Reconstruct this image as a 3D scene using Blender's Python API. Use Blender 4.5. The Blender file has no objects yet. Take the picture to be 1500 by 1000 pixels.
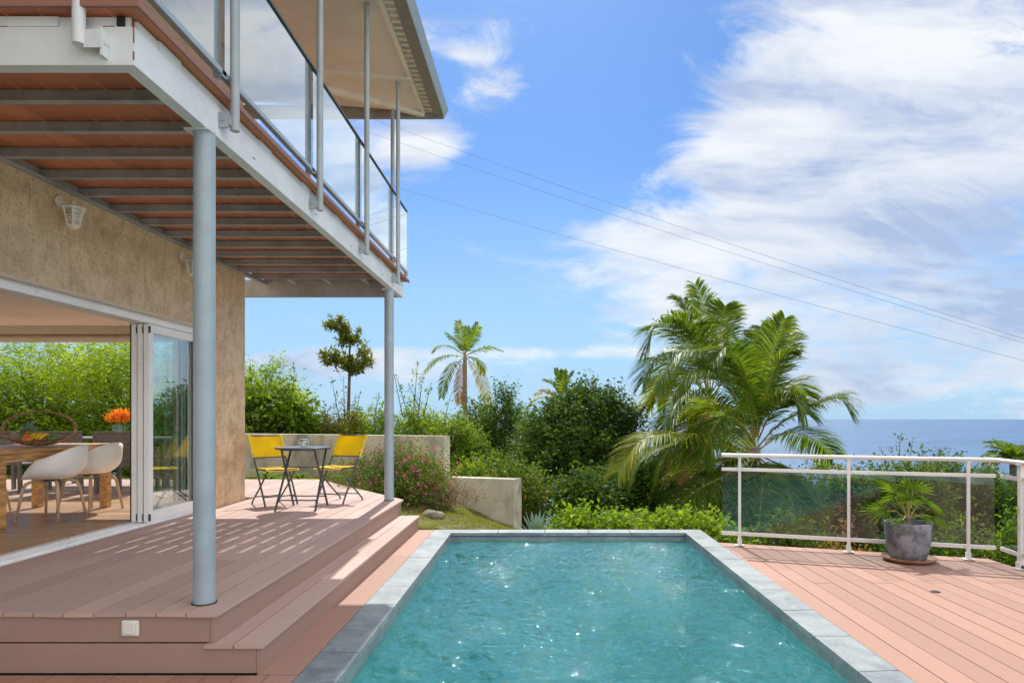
import bpy, bmesh, math, random
import numpy as np
from mathutils import Vector, Matrix
R = math.radians
random.seed(7); rng = np.random.default_rng(11)
S = bpy.context.scene
COL = S.collection

# ------------------------------------------------------------------ camera
CX, CY, F, EYE = 792.0, 610.0, 1000.0, 1.45      # vanishing point and focal length in photo pixels, eye height in m
cam_d = bpy.data.cameras.new('camera'); cam = bpy.data.objects.new('camera', cam_d); COL.objects.link(cam)
cam.location = (0, 0, EYE); cam.rotation_euler = (R(90), 0, 0)
cam_d.sensor_width = 36; cam_d.lens = 24
cam_d.shift_x = (750-CX)/1500; cam_d.shift_y = (CY-500)/1500
cam_d.clip_start = 0.05; cam_d.clip_end = 60000
S.camera = cam
def P(px, py, Y): return Vector(((px-CX)/F*Y, Y, EYE-(py-CY)/F*Y))   # photo measurement -> metres

# ------------------------------------------------------------------ light
SUN_EL, SUN_AZ = 50.5, -2.9          # azimuth measured from +Y towards +X
sun_d = bpy.data.lights.new('sun', 'SUN'); sun = bpy.data.objects.new('sun', sun_d); COL.objects.link(sun)
sv = Vector((math.cos(R(SUN_EL))*math.sin(R(SUN_AZ)), math.cos(R(SUN_EL))*math.cos(R(SUN_AZ)), math.sin(R(SUN_EL))))
sun.rotation_euler = sv.to_track_quat('Z', 'Y').to_euler(); sun.location = (0, 20, 30)
sun_d.energy = 3.5; sun_d.angle = R(0.5); sun_d.color = (1.0, 0.95, 0.87)
S.view_settings.view_transform = 'Standard'; S.view_settings.look = 'None'
S.view_settings.gamma = 1.0; S.view_settings.exposure = 0.6; S.view_settings.use_curve_mapping = False
S.cycles.use_denoising = True
S.cycles.max_bounces = 10; S.cycles.diffuse_bounces = 5; S.cycles.transparent_max_bounces = 24
S.cycles.sample_clamp_indirect = 8

world = bpy.data.worlds.new('World'); S.world = world; world.use_nodes = True
class NT:
    """tiny node helper"""
    def __init__(s, tree): s.t = tree
    def n(s, typ, **kw):
        nd = s.t.nodes.new(typ)
        ins = kw.pop('ins', {})
        for k, v in kw.items(): setattr(nd, k, v)
        for k, v in ins.items(): s.set(nd.inputs[k], v)
        return nd
    def set(s, sock, v):
        if isinstance(v, bpy.types.NodeSocket): s.t.links.new(v, sock)
        elif isinstance(v, bpy.types.Node): s.t.links.new(v.outputs[0], sock)
        else: sock.default_value = v
    def m(s, op, a, b=None, c=None, clamp=False):
        nd = s.t.nodes.new('ShaderNodeMath'); nd.operation = op; nd.use_clamp = clamp
        s.set(nd.inputs[0], a)
        if b is not None: s.set(nd.inputs[1], b)
        if c is not None: s.set(nd.inputs[2], c)
        return nd.outputs[0]
    def mix(s, f, a, b, blend='MIX'):
        nd = s.t.nodes.new('ShaderNodeMix'); nd.data_type = 'RGBA'; nd.blend_type = blend
        s.set(nd.inputs[0], f); s.set(nd.inputs[6], a); s.set(nd.inputs[7], b)
        return nd.outputs[2]
    def ramp(s, f, stops, interp='LINEAR'):
        nd = s.t.nodes.new('ShaderNodeValToRGB'); s.set(nd.inputs[0], f)
        cr = nd.color_ramp; cr.interpolation = interp
        while len(cr.elements) < len(stops): cr.elements.new(0.5)
        for e, (p, c) in zip(cr.elements, stops):
            e.position = p; e.color = (c, c, c, 1) if isinstance(c, (int, float)) else (*c, 1) if len(c) == 3 else c
        return nd.outputs[0]
    def smooth(s, v, lo, hi, a=0.0, b=1.0):
        nd = s.t.nodes.new('ShaderNodeMapRange'); nd.interpolation_type = 'SMOOTHSTEP'
        s.set(nd.inputs[0], v); nd.inputs[1].default_value = lo; nd.inputs[2].default_value = hi
        nd.inputs[3].default_value = a; nd.inputs[4].default_value = b
        return nd.outputs[0]
    def noise(s, vec, scale, detail=4, rough=.55, dist=0, w=None):
        nd = s.t.nodes.new('ShaderNodeTexNoise')
        if vec is not None: s.set(nd.inputs['Vector'], vec)
        nd.inputs['Scale'].default_value = scale; nd.inputs['Detail'].default_value = detail
        nd.inputs['Roughness'].default_value = rough; nd.inputs['Distortion'].default_value = dist
        return nd.outputs[0]
    def comb(s, x, y, z):
        nd = s.t.nodes.new('ShaderNodeCombineXYZ'); s.set(nd.inputs[0], x); s.set(nd.inputs[1], y); s.set(nd.inputs[2], z)
        return nd.outputs[0]

def build_world():
    t = NT(world.node_tree)
    bg = world.node_tree.nodes['Background']
    sky = t.n('ShaderNodeTexSky', sky_type='NISHITA', sun_disc=False, sun_elevation=R(SUN_EL), sun_rotation=R(SUN_AZ),
              altitude=60, air_density=1.0, dust_density=0.6, ozone_density=2.2)
    tc = t.n('ShaderNodeTexCoord')
    sep = t.n('ShaderNodeSeparateXYZ', ins={0: tc.outputs['Generated']})
    x, y, z = sep.outputs
    yy = t.m('MAXIMUM', y, 0.12)
    u = t.m('DIVIDE', x, yy); v = t.m('DIVIDE', z, yy)           # gnomonic direction about the north point
    zp = t.m('ADD', t.m('MAXIMUM', z, 0.0), 0.16)
    cu = t.m('DIVIDE', x, zp); cv = t.m('DIVIDE', y, zp)         # cloud deck plane
    deck = t.comb(t.m('MULTIPLY', cu, 1.0), cv, 0.3)
    n1 = t.noise(deck, 1.5, 11, .66, .5)
    dirv = t.comb(t.m('ADD', u, t.m('MULTIPLY', v, -.35)), t.m('ADD', t.m('MULTIPLY', v, 2.3), t.m('MULTIPLY', u, .35)), 3.1)
    n2 = t.noise(dirv, 4.6, 11, .66, .9)
    n = t.m('ADD', t.m('MULTIPLY', n1, .40), t.m('MULTIPLY', n2, .60))
    def blob(px, py, sx, sy, a):
        du = t.m('DIVIDE', t.m('SUBTRACT', u, (px-CX)/F), sx/F); dv = t.m('DIVIDE', t.m('SUBTRACT', v, (CY-py)/F), sy/F)
        r2 = t.m('ADD', t.m('MULTIPLY', du, du), t.m('MULTIPLY', dv, dv))
        return t.m('MULTIPLY', t.m('POWER', 2.718, t.m('MULTIPLY', r2, -1.0)), a)
    tot = None
    for b in [(1420, 120, 330, 200, .23), (1230, 40, 200, 130, .10), (1240, 310, 260, 130, .19), (960, 350, 190, 40, .24), (1110, 150, 110, 90, .12),
              (1000, 455, 190, 40, .19), (1500, 490, 420, 100, .20), (620, 215, 66, 50, .27), (735, 128, 58, 26, .17),
              (685, 78, 44, 18, .17), (760, 516, 330, 12, .20), (500, 545, 260, 16, .10), (430, 530, 150, 14, .15), (1060, 240, 90, 60, .13), (880, 400, 160, 26, .08),
              (850, 480, 500, 60, -.03), (800, 250, 220, 170, -.10), (960, 60, 110, 130, -.10), (450, 40, 190, 150, .16),
              (1300, 560, 420, 30, .10)]:
        bb = blob(*b); tot = bb if tot is None else t.m('ADD', tot, bb)
    dens = t.smooth(t.m('ADD', n, tot), .52, .75)
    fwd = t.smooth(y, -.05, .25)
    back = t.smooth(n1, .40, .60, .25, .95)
    dens = t.m('MULTIPLY', dens, fwd)
    veil = t.smooth(v, .40, .05, 0.0, .80)                            # thin milky layer low over the sea
    n3 = t.noise(t.comb(t.m('MULTIPLY', u, .55), t.m('MULTIPLY', v, 2.6), 7.7), 3.0, 6, .55, .3)
    grey = t.m('ADD', t.smooth(n3, .40, .66), t.m('ADD', blob(1430, 320, 230, 70, 1.0), blob(1330, 500, 260, 60, .7)), clamp=True)
    grey = t.m('MULTIPLY', grey, t.smooth(n2, .30, .62, .55, 1.15), clamp=True)
    ccol = t.mix(t.m('MULTIPLY', grey, .95), (8.5, 8.7, 8.9, 1), (3.7, 4.7, 6.8, 1))
    skyc = t.mix(1.0, sky.outputs[0], (0.52, 0.80, 1.15, 1), 'MULTIPLY')
    skyc = t.mix(t.m('MULTIPLY', veil, 1.0), skyc, (4.1, 6.3, 8.6, 1))
    col = t.mix(t.m('MULTIPLY', dens, .95), skyc, ccol)
    # bright cloud fill added behind, beside and above the view to lift shaded faces
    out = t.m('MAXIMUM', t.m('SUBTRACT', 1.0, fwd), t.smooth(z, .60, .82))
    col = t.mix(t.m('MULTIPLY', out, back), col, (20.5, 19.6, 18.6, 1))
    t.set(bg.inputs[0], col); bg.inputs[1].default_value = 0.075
build_world()

# ------------------------------------------------------------------ materials
MATS = {}
def new_mat(name):
    m = bpy.data.materials.new(name); m.use_nodes = True
    t = NT(m.node_tree); b = m.node_tree.nodes['Principled BSDF']
    MATS[name] = m
    return m, t, b
def simple(name, col, rough=.5, metal=0, var=.12, vscale=6, bump=0, bscale=60, spec=.5, stretch=(1, 1, 1), col2=None, coat=0):
    """paint / wood / stone: base colour wanders between two real tints, fine bump"""
    m, t, b = new_mat(name)
    g = t.n('ShaderNodeNewGeometry'); mp = t.n('ShaderNodeMapping', ins={0: g.outputs['Position']}); mp.inputs['Scale'].default_value = stretch
    n = t.noise(mp.outputs[0], vscale, 6, .62, .4)
    c2 = col2 or tuple(min(1, c*(1-2.2*var)) for c in col)
    c1 = tuple(min(1, c*(1+var)) for c in col)
    t.set(b.inputs['Base Color'], t.mix(t.smooth(n, .32, .68), (*c2, 1), (*c1, 1)))
    t.set(b.inputs['Roughness'], t.smooth(n, .2, .8, rough*.85, min(1, rough*1.15)))
    b.inputs['Metallic'].default_value = metal; b.inputs['Specular IOR Level'].default_value = spec
    b.inputs['Coat Weight'].default_value = coat
    if bump:
        bn = t.n('ShaderNodeBump', ins={'Strength': bump, 'Distance': .004, 'Height': t.noise(mp.outputs[0], bscale, 4, .6)})
        t.set(b.inputs['Normal'], bn.outputs[0])
    return m

def deck_mat(name, base, var, dark=None):
    m, t, b = new_mat(name)
    g = t.n('ShaderNodeNewGeometry')
    mp = t.n('ShaderNodeMapping', ins={0: g.outputs['Position']}); mp.inputs['Scale'].default_value = (1, .09, 1)
    grain = t.noise(mp.outputs[0], 150, 5, .7)
    blot = t.noise(g.outputs['Position'], 1.7, 5, .6)
    isl = g.outputs['Random Per Island']
    lo = tuple(c*(1-var) for c in base); hi = tuple(min(1, c*(1+var)) for c in base)
    c = t.mix(isl, (*lo, 1), (*hi, 1))
    c = t.mix(t.smooth(grain, .35, .7, 0, .30), c, (*[x*.72 for x in base], 1))
    c = t.mix(t.smooth(blot, .50, .74, 0, .22), c, (base[0]*.78, base[1]*.86, base[2]*.9, 1))
    spots = t.noise(g.outputs['Position'], 38, 2, .5)
    c = t.mix(t.smooth(spots, .72, .80, 0, .25), c, (*[x*.45 for x in base], 1))
    t.set(b.inputs['Base Color'], c); b.inputs['Roughness'].default_value = .62; b.inputs['Specular IOR Level'].default_value = .3
    bn = t.n('ShaderNodeBump', ins={'Strength': .35, 'Distance': .002, 'Height': grain}); t.set(b.inputs['Normal'], bn.outputs[0])
    return m
deck_mat('deck', (.365, .212, .160), .12)
deck_mat('deck_house', (.47, .33, .285), .12)
deck_mat('deck_riser', (.36, .235, .19), .06)
deck_mat('balcony_plank', (.56, .205, .105), .18)
deck_mat('plank_edge', (.30, .145, .11), .05)

def travertine():
    m, t, b = new_mat('travertine')
    g = t.n('ShaderNodeNewGeometry'); s = t.n('ShaderNodeSeparateXYZ', ins={0: g.outputs['Position']})
    hx = t.m('ADD', s.outputs[1], t.m('MULTIPLY', s.outputs[0], 1.0))
    vec = t.comb(hx, t.m('ADD', s.outputs[2], -.25), 0)
    br = t.n('ShaderNodeTexBrick', ins={'Vector': vec}); br.offset = .37
    for k, v in (('Scale', 1), ('Mortar Size', .003), ('Mortar Smooth', .3), ('Brick Width', .82), ('Row Height', .45), ('Bias', 0)): br.inputs[k].default_value = v
    br.inputs['Color1'].default_value = (0, 0, 0, 1); br.inputs['Color2'].default_value = (1, 1, 1, 1); br.inputs['Mortar'].default_value = (.5, .5, .5, 1)
    n = t.noise(g.outputs['Position'], 5.0, 9, .74, .15); n2 = t.noise(g.outputs['Position'], 42, 5, .75)
    st = t.n('ShaderNodeMapping', ins={0: g.outputs['Position']}); st.inputs['Scale'].default_value = (5, 5, .7)
    n4 = t.noise(st.outputs[0], 2.2, 6, .65)
    c = t.mix(t.smooth(n, .3, .7), (.42, .28, .135, 1), (.80, .60, .38, 1))
    c = t.mix(t.m('MULTIPLY', br.outputs['Color'], .5), c, (.74, .60, .41, 1))
    c = t.mix(t.smooth(n4, .52, .72, 0, .28), c, (.27, .175, .09, 1))
    c = t.mix(t.smooth(n2, .54, .68, 0, .75), c, (.19, .125, .065, 1))
    c = t.mix(t.m('MULTIPLY', br.outputs['Fac'], .6), c, (.80, .66, .46, 1))
    t.set(b.inputs['Base Color'], c); b.inputs['Roughness'].default_value = .62
    bn = t.n('ShaderNodeBump', ins={'Strength': .4, 'Distance': .003, 'Height': t.m('SUBTRACT', n2, t.m('MULTIPLY', br.outputs['Fac'], .6))})
    t.set(b.inputs['Normal'], bn.outputs[0])
travertine()

def concrete():
    m, t, b = new_mat('concrete')
    g = t.n('ShaderNodeNewGeometry')
    n = t.noise(g.outputs['Position'], 1.3, 7, .62, .6); mpc = t.n('ShaderNodeMapping', ins={0: g.outputs['Position']}); mpc.inputs['Scale'].default_value = (1, 1, .55)
    n2 = t.noise(mpc.outputs[0], 1.7, 8, .62, .15); n3 = t.noise(g.outputs['Position'], 45, 3, .6)
    c = t.mix(t.smooth(n, .3, .7), (.42, .39, .30, 1), (.60, .56, .44, 1))
    c = t.mix(t.smooth(n2, .47, .66, 0, .8), c, (.20, .195, .17, 1))
    c = t.mix(t.smooth(n3, .62, .75, 0, .3), c, (.25, .22, .17, 1))
    t.set(b.inputs['Base Color'], c); b.inputs['Roughness'].default_value = .85
    bn = t.n('ShaderNodeBump', ins={'Strength': .4, 'Distance': .004, 'Height': n3}); t.set(b.inputs['Normal'], bn.outputs[0])
concrete()
def slate():
    m, t, b = new_mat('slate')
    g = t.n('ShaderNodeNewGeometry')
    n = t.noise(g.outputs['Position'], 2.3, 8, .66, 1.3); n2 = t.noise(g.outputs['Position'], 7, 8, .7, 2.0); n3 = t.noise(g.outputs['Position'], 90, 3, .6)
    c = t.mix(t.smooth(n, .3, .7), (.125, .16, .18, 1), (.29, .33, .335, 1))
    c = t.mix(t.m('MULTIPLY', g.outputs['Random Per Island'], .45), c, (.29, .32, .32, 1))
    c = t.mix(t.smooth(n2, .56, .64, 0, .5), c, (.13, .16, .175, 1))
    t.set(b.inputs['Base Color'], c); t.set(b.inputs['Roughness'], t.smooth(n2, .3, .7, .38, .65))
    h = t.m('ADD', t.m('MULTIPLY', n2, 1.0), t.m('MULTIPLY', n3, .12))
    bn = t.n('ShaderNodeBump', ins={'Strength': .55, 'Distance': .012, 'Height': h}); t.set(b.inputs['Normal'], bn.outputs[0])
slate()
def pool_tile(name, c1, c2, sz):
    m, t, b = new_mat(name)
    g = t.n('ShaderNodeNewGeometry'); s = t.n('ShaderNodeSeparateXYZ', ins={0: g.outputs['Position']})
    vec = t.comb(t.m('ADD', s.outputs[0], s.outputs[1]), s.outputs[2], 0) if sz < 1 else g.outputs['Position']
    br = t.n('ShaderNodeTexBrick', ins={'Vector': vec}); br.offset = 0
    for k, v in (('Scale', 1), ('Mortar Size', .002), ('Brick Width', .3 if sz < 1 else .6), ('Row Height', .3), ('Bias', 0)): br.inputs[k].default_value = v
    br.inputs['Color1'].default_value = (*c1, 1); br.inputs['Color2'].default_value = (*c2, 1); br.inputs['Mortar'].default_value = (.2, .24, .24, 1)
    n = t.noise(g.outputs['Position'], 9, 6, .7)
    t.set(b.inputs['Base Color'], t.mix(t.smooth(n, .35, .7, 0, .5), br.outputs['Color'], (*[x*.6 for x in c1], 1)))
    b.inputs['Roughness'].default_value = .35
pool_tile('pool_tile', (.17, .215, .22), (.24, .30, .30), .3)
pool_tile('pool_floor', (.40, .58, .52), (.48, .64, .58), 1.5)

def water_mat():
    m, t, b = new_mat('pool_water'); nt = m.node_tree; out = nt.nodes['Material Output']
    g = t.n('ShaderNodeNewGeometry')
    mp = t.n('ShaderNodeMapping', ins={0: g.outputs['Position']}); mp.inputs['Scale'].default_value = (1, 1.0, 1)
    n1 = t.noise(mp.outputs[0], 9, 3, .5, .9); n2 = t.noise(mp.outputs[0], 26, 1, .5, .4)
    bn = t.n('ShaderNodeBump', ins={'Strength': 1.0, 'Distance': .030, 'Height': t.m('ADD', n1, t.m('MULTIPLY', n2, .16))})
    gl = t.n('ShaderNodeBsdfGlossy', ins={'Color': (1, 1, 1, 1), 'Roughness': .02, 'Normal': bn.outputs[0]})
    fr = t.n('ShaderNodeFresnel', ins={'IOR': 1.37, 'Normal': bn.outputs[0]})
    nv = t.noise(g.outputs['Position'], 1.1, 4, .6, .8)
    tint = t.mix(t.smooth(nv, .35, .65), (.80, .96, .97, 1), (.90, .99, .98, 1))
    tr = t.n('ShaderNodeBsdfTransparent', ins={'Color': tint})
    df = t.n('ShaderNodeBsdfDiffuse', ins={'Color': (.06, .50, .54, 1), 'Normal': bn.outputs[0]})
    body = t.n('ShaderNodeMixShader', ins={0: .22, 1: tr.outputs[0], 2: df.outputs[0]})
    mx = t.n('ShaderNodeMixShader', ins={0: fr.outputs[0], 1: body.outputs[0], 2: gl.outputs[0]})
    t.set(out.inputs[0], mx.outputs[0])
    ab = t.n('ShaderNodeVolumeAbsorption', ins={'Color': (.05, .84, .86, 1), 'Density': .22}); t.set(out.inputs[1], ab.outputs[0])
water_mat()
def glass_mat(name, tint, boost, rough=0.0, wav=0, ior=1.5):
    m, t, b = new_mat(name); out = m.node_tree.nodes['Material Output']
    kw = {}
    if wav:
        g = t.n('ShaderNodeNewGeometry')
        bn = t.n('ShaderNodeBump', ins={'Strength': wav, 'Distance': .02, 'Height': t.noise(g.outputs['Position'], 2.2, 1, .4)}); kw = {'Normal': bn.outputs[0]}
    gl = t.n('ShaderNodeBsdfGlossy', ins={'Color': (.90, .98, 1.0, 1), 'Roughness': rough, **kw})
    tr = t.n('ShaderNodeBsdfTransparent', ins={'Color': (*tint, 1)})
    fr = t.n('ShaderNodeFresnel', ins={'IOR': ior})
    bf = t.n('ShaderNodeNewGeometry').outputs['Backfacing']
    fac = t.m('MULTIPLY', t.m('MULTIPLY', fr.outputs[0], boost, clamp=True), t.m('SUBTRACT', 1.0, bf))
    mx = t.n('ShaderNodeMixShader', ins={0: fac, 1: tr.outputs[0], 2: gl.outputs[0]})
    t.set(out.inputs[0], mx.outputs[0])
glass_mat('glass_balcony', (.92, .95, .95), 2.6, ior=1.9)
glass_mat('glass_rail', (.80, .87, .90), 1.7, wav=.05)
glass_mat('glass_door', (.93, .97, .96), 2.4, ior=1.7)
glass_mat('glass_clear', (.93, .96, .95), 1.3)

def leaf(name, c1, c2, c3=None, trans=.45, rough=.45, dead=0):
    """leaf blades: each island its own tint, light passes through"""
    m, t, b = new_mat(name); nt = m.node_tree; out = nt.nodes['Material Output']
    g = t.n('ShaderNodeNewGeometry'); isl = g.outputs['Random Per Island']
    big = t.noise(g.outputs['Position'], .9, 3, .5)
    f = t.m('ADD', t.m('MULTIPLY', isl, .6), t.m('MULTIPLY', t.smooth(big, .35, .65), .4))
    st = [(0, c1), (.8, c2)]
    if c3: st.append((.97, c3))
    c = t.ramp(f, st)
    b.inputs['Roughness'].default_value = min(1, rough+.12); b.inputs['Specular IOR Level'].default_value = .22
    t.set(b.inputs['Base Color'], c)
    tl = t.n('ShaderNodeBsdfTranslucent', ins={'Color': t.mix(1.0, c, (1.9, 1.75, .55, 1), 'MULTIPLY')})
    mx = t.n('ShaderNodeMixShader', ins={0: trans, 1: b.outputs[0], 2: tl.outputs[0]})
    t.set(out.inputs[0], mx.outputs[0])
    return m
leaf('leaf_bright', (.055, .115, .014), (.16, .25, .025), (.30, .34, .04), trans=.5)
leaf('leaf_mid', (.038, .08, .014), (.105, .17, .022), (.20, .24, .04), trans=.45)
leaf('leaf_dark', (.03, .07, .014), (.075, .14, .024), (.13, .19, .04), trans=.4)
leaf('leaf_acacia', (.08, .15, .014), (.24, .34, .03), (.38, .44, .05), trans=.55)
leaf('leaf_olive', (.09, .12, .018), (.18, .20, .03), (.34, .20, .04), trans=.42)
leaf('leaf_hibiscus', (.08, .16, .015), (.18, .29, .025), (.32, .38, .03), trans=.45)
leaf('leaf_red', (.20, .10, .04), (.34, .19, .07), (.40, .30, .10), trans=.35)
leaf('palm_leaf', (.04, .095, .014), (.12, .19, .022), (.30, .33, .05), trans=.48, rough=.32)
leaf('palm_lime', (.14, .20, .02), (.28, .31, .03), (.44, .40, .04), trans=.52, rough=.35)
leaf('palm_yellow', (.16, .17, .02), (.38, .30, .03), (.50, .33, .04), trans=.5)
leaf('palm_dead', (.22, .13, .08), (.34, .21, .12), trans=.2, rough=.8)
leaf('agave', (.17, .27, .24), (.26, .37, .33), trans=.05)
leaf('fan_leaf', (.09, .17, .02), (.17, .27, .03), (.30, .36, .05), trans=.55, rough=.3)
leaf('petal_pink', (.50, .04, .28), (.68, .10, .45), trans=.3)
leaf('petal_orange', (.55, .12, .02), (.80, .30, .04), (.85, .5, .1), trans=.25)
leaf('petal_salmon', (.55, .16, .12), (.62, .25, .2), trans=.3)
leaf('grass_blade', (.13, .16, .035), (.27, .28, .07), (.38, .33, .14), trans=.3, rough=.7)
leaf('dry_twig', (.20, .14, .09), (.36, .27, .19), trans=0, rough=.9)
simple('bark', (.13, .10, .075), .9, var=.3, vscale=14, bump=.8, bscale=40, stretch=(1, 1, .4))
simple('palm_trunk', (.24, .20, .16), .9, var=.3, vscale=9, bump=.9, bscale=22, stretch=(.3, .3, 1.6))
simple('rachis', (.30, .26, .06), .5, var=.2)
simple('white_steel', (.66, .69, .71), .42, var=.05, vscale=2.5, bump=.15, bscale=30, spec=.4)
simple('grey_steel', (.33, .375, .40), .40, var=.06, vscale=4, spec=.45)
simple('column_steel', (.31, .375, .43), .36, var=.05, vscale=3, bump=.1, bscale=25, spec=.5)
simple('joist_steel', (.36, .37, .37), .55, var=.10, vscale=4)
simple('rust', (.27, .10, .035), .9, var=.3, vscale=30)
simple('dark_cap', (.05, .06, .065), .35, var=.1)
simple('black_plastic', (.012, .012, .013), .4, var=.1)
simple('soffit', (.74, .71, .66), .7, var=.05, vscale=1.2)
simple('soffit_beam', (.78, .74, .66), .6, var=.04, vscale=2)
simple('fascia', (.25, .235, .21), .5, var=.06)
simple('fascia_skylit', (.30, .37, .42), .4, var=.06)  # outer face as lit by the sky, its pale blue put into the colour
simple('corrugated', (.45, .42, .38), .5, var=.2, vscale=10)
simple('upper_wall', (.52, .45, .35), .8, var=.06, vscale=2)
simple('ceiling', (.88, .79, .68), .8, var=.03, vscale=1)
simple('floor_tile', (.46, .30, .19), .3, var=.14, vscale=2.2, stretch=(.5, 3, 1))
simple('plaster', (.80, .76, .70), .8, var=.02, vscale=1)
simple('lintel', (.62, .54, .45), .6, var=.04, vscale=2)
simple('white_alu', (.86, .86, .85), .3, var=.03, vscale=3, spec=.5)
simple('rail_white', (.74, .70, .67), .38, var=.04, vscale=3)
simple('dark_gasket', (.03, .032, .035), .5, var=.1)
simple('table_wood', (.60, .33, .12), .45, var=.22, vscale=5, stretch=(6, .5, 6), bump=.2, bscale=40)
simple('leg_wood', (.62, .43, .26), .45, var=.15, vscale=8, stretch=(4, 4, .5))
simple('shell_white', (.92, .90, .89), .35, var=.02)
simple('yellow_sling', (1.0, .78, .01), .7, var=.07, vscale=9, bump=.5, bscale=260)
simple('yellow_hem', (.74, .56, .03), .7, var=.06, vscale=9)
simple('charcoal', (.075, .08, .09), .4, var=.12, spec=.5)
simple('slat_grey', (.17, .16, .155), .6, var=.12, vscale=6)
simple('lamp_white', (.82, .77, .68), .45, var=.04)
simple('rattan', (.42, .24, .12), .6, var=.35, vscale=40, bump=.8, bscale=120)
simple('pineapple', (.55, .26, .03), .7, var=.35, vscale=34, bump=1, bscale=50)
simple('mango', (.62, .07, .03), .35, var=.3, vscale=7, col2=(.62, .30, .04))
simple('banana', (.78, .50, .03), .5, var=.1, vscale=9)
simple('pot_grey', (.20, .205, .235), .6, var=.28, vscale=9, bump=.3, bscale=50)
simple('terracotta', (.40, .215, .13), .75, var=.14, vscale=6)
simple('soil', (.05, .035, .025), .95, var=.3, vscale=30, bump=1, bscale=60)
simple('rock', (.22, .20, .15), .9, var=.25, vscale=6, bump=.9, bscale=20)
simple('cable', (.06, .06, .065), .6)
simple('switch_white', (.70, .70, .66), .35, var=.03)
simple('pool_blue', (.02, .05, .16), .3, var=.1)
def cloth(name, col):
    m = MATS[name]; t = NT(m.node_tree); b = m.node_tree.nodes['Principled BSDF']; out = m.node_tree.nodes['Material Output']
    tl = t.n('ShaderNodeBsdfTranslucent', ins={'Color': (*col, 1)})
    t.set(out.inputs[0], t.n('ShaderNodeMixShader', ins={0: .55, 1: b.outputs[0], 2: tl.outputs[0]}))
cloth('yellow_sling', (1.0, .78, .02))
def melon():
    m, t, b = new_mat('melon')
    tc = t.n('ShaderNodeTexCoord'); s = t.n('ShaderNodeSeparateXYZ', ins={0: tc.outputs['Object']})
    a = t.m('ARCTAN2', s.outputs[1], s.outputs[2])
    w = t.m('SINE', t.m('ADD', t.m('MULTIPLY', a, 11), t.m('MULTIPLY', t.noise(tc.outputs['Object'], 40, 3), 3)))
    t.set(b.inputs['Base Color'], t.mix(t.smooth(w, -.2, .5), (.16, .30, .08, 1), (.02, .08, .015, 1))); b.inputs['Roughness'].default_value = .35
melon()
def sea_mat():
    m, t, b = new_mat('sea')
    g = t.n('ShaderNodeNewGeometry')
    n = t.noise(g.outputs['Position'], .004, 5, .6, .4)
    t.set(b.inputs['Base Color'], t.mix(t.smooth(n, .35, .65), (.018, .085, .19, 1), (.032, .115, .25, 1)))
    b.inputs['Roughness'].default_value = .42; b.inputs['Specular IOR Level'].default_value = .5
    h = t.m('ADD', t.noise(g.outputs['Position'], .09, 4, .7), t.m('MULTIPLY', t.noise(g.outputs['Position'], .012, 3, .6), 4))
    bn = t.n('ShaderNodeBump', ins={'Strength': .8, 'Distance': 3.0, 'Height': h}); t.set(b.inputs['Normal'], bn.outputs[0])
sea_mat()
def ground_mat():
    m, t, b = new_mat('ground')
    g = t.n('ShaderNodeNewGeometry')
    n = t.noise(g.outputs['Position'], 1.6, 7, .65, .5); n2 = t.noise(g.outputs['Position'], 24, 5, .7)
    c = t.mix(t.smooth(n, .35, .65), (.075, .085, .025, 1), (.21, .205, .07, 1))
    c = t.mix(t.smooth(n2, .52, .7, 0, .6), c, (.15, .10, .055, 1))
    t.set(b.inputs['Base Color'], c); b.inputs['Roughness'].default_value = .95
    bn = t.n('ShaderNodeBump', ins={'Strength': .8, 'Distance': .03, 'Height': n2}); t.set(b.inputs['Normal'], bn.outputs[0])
ground_mat()

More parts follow.
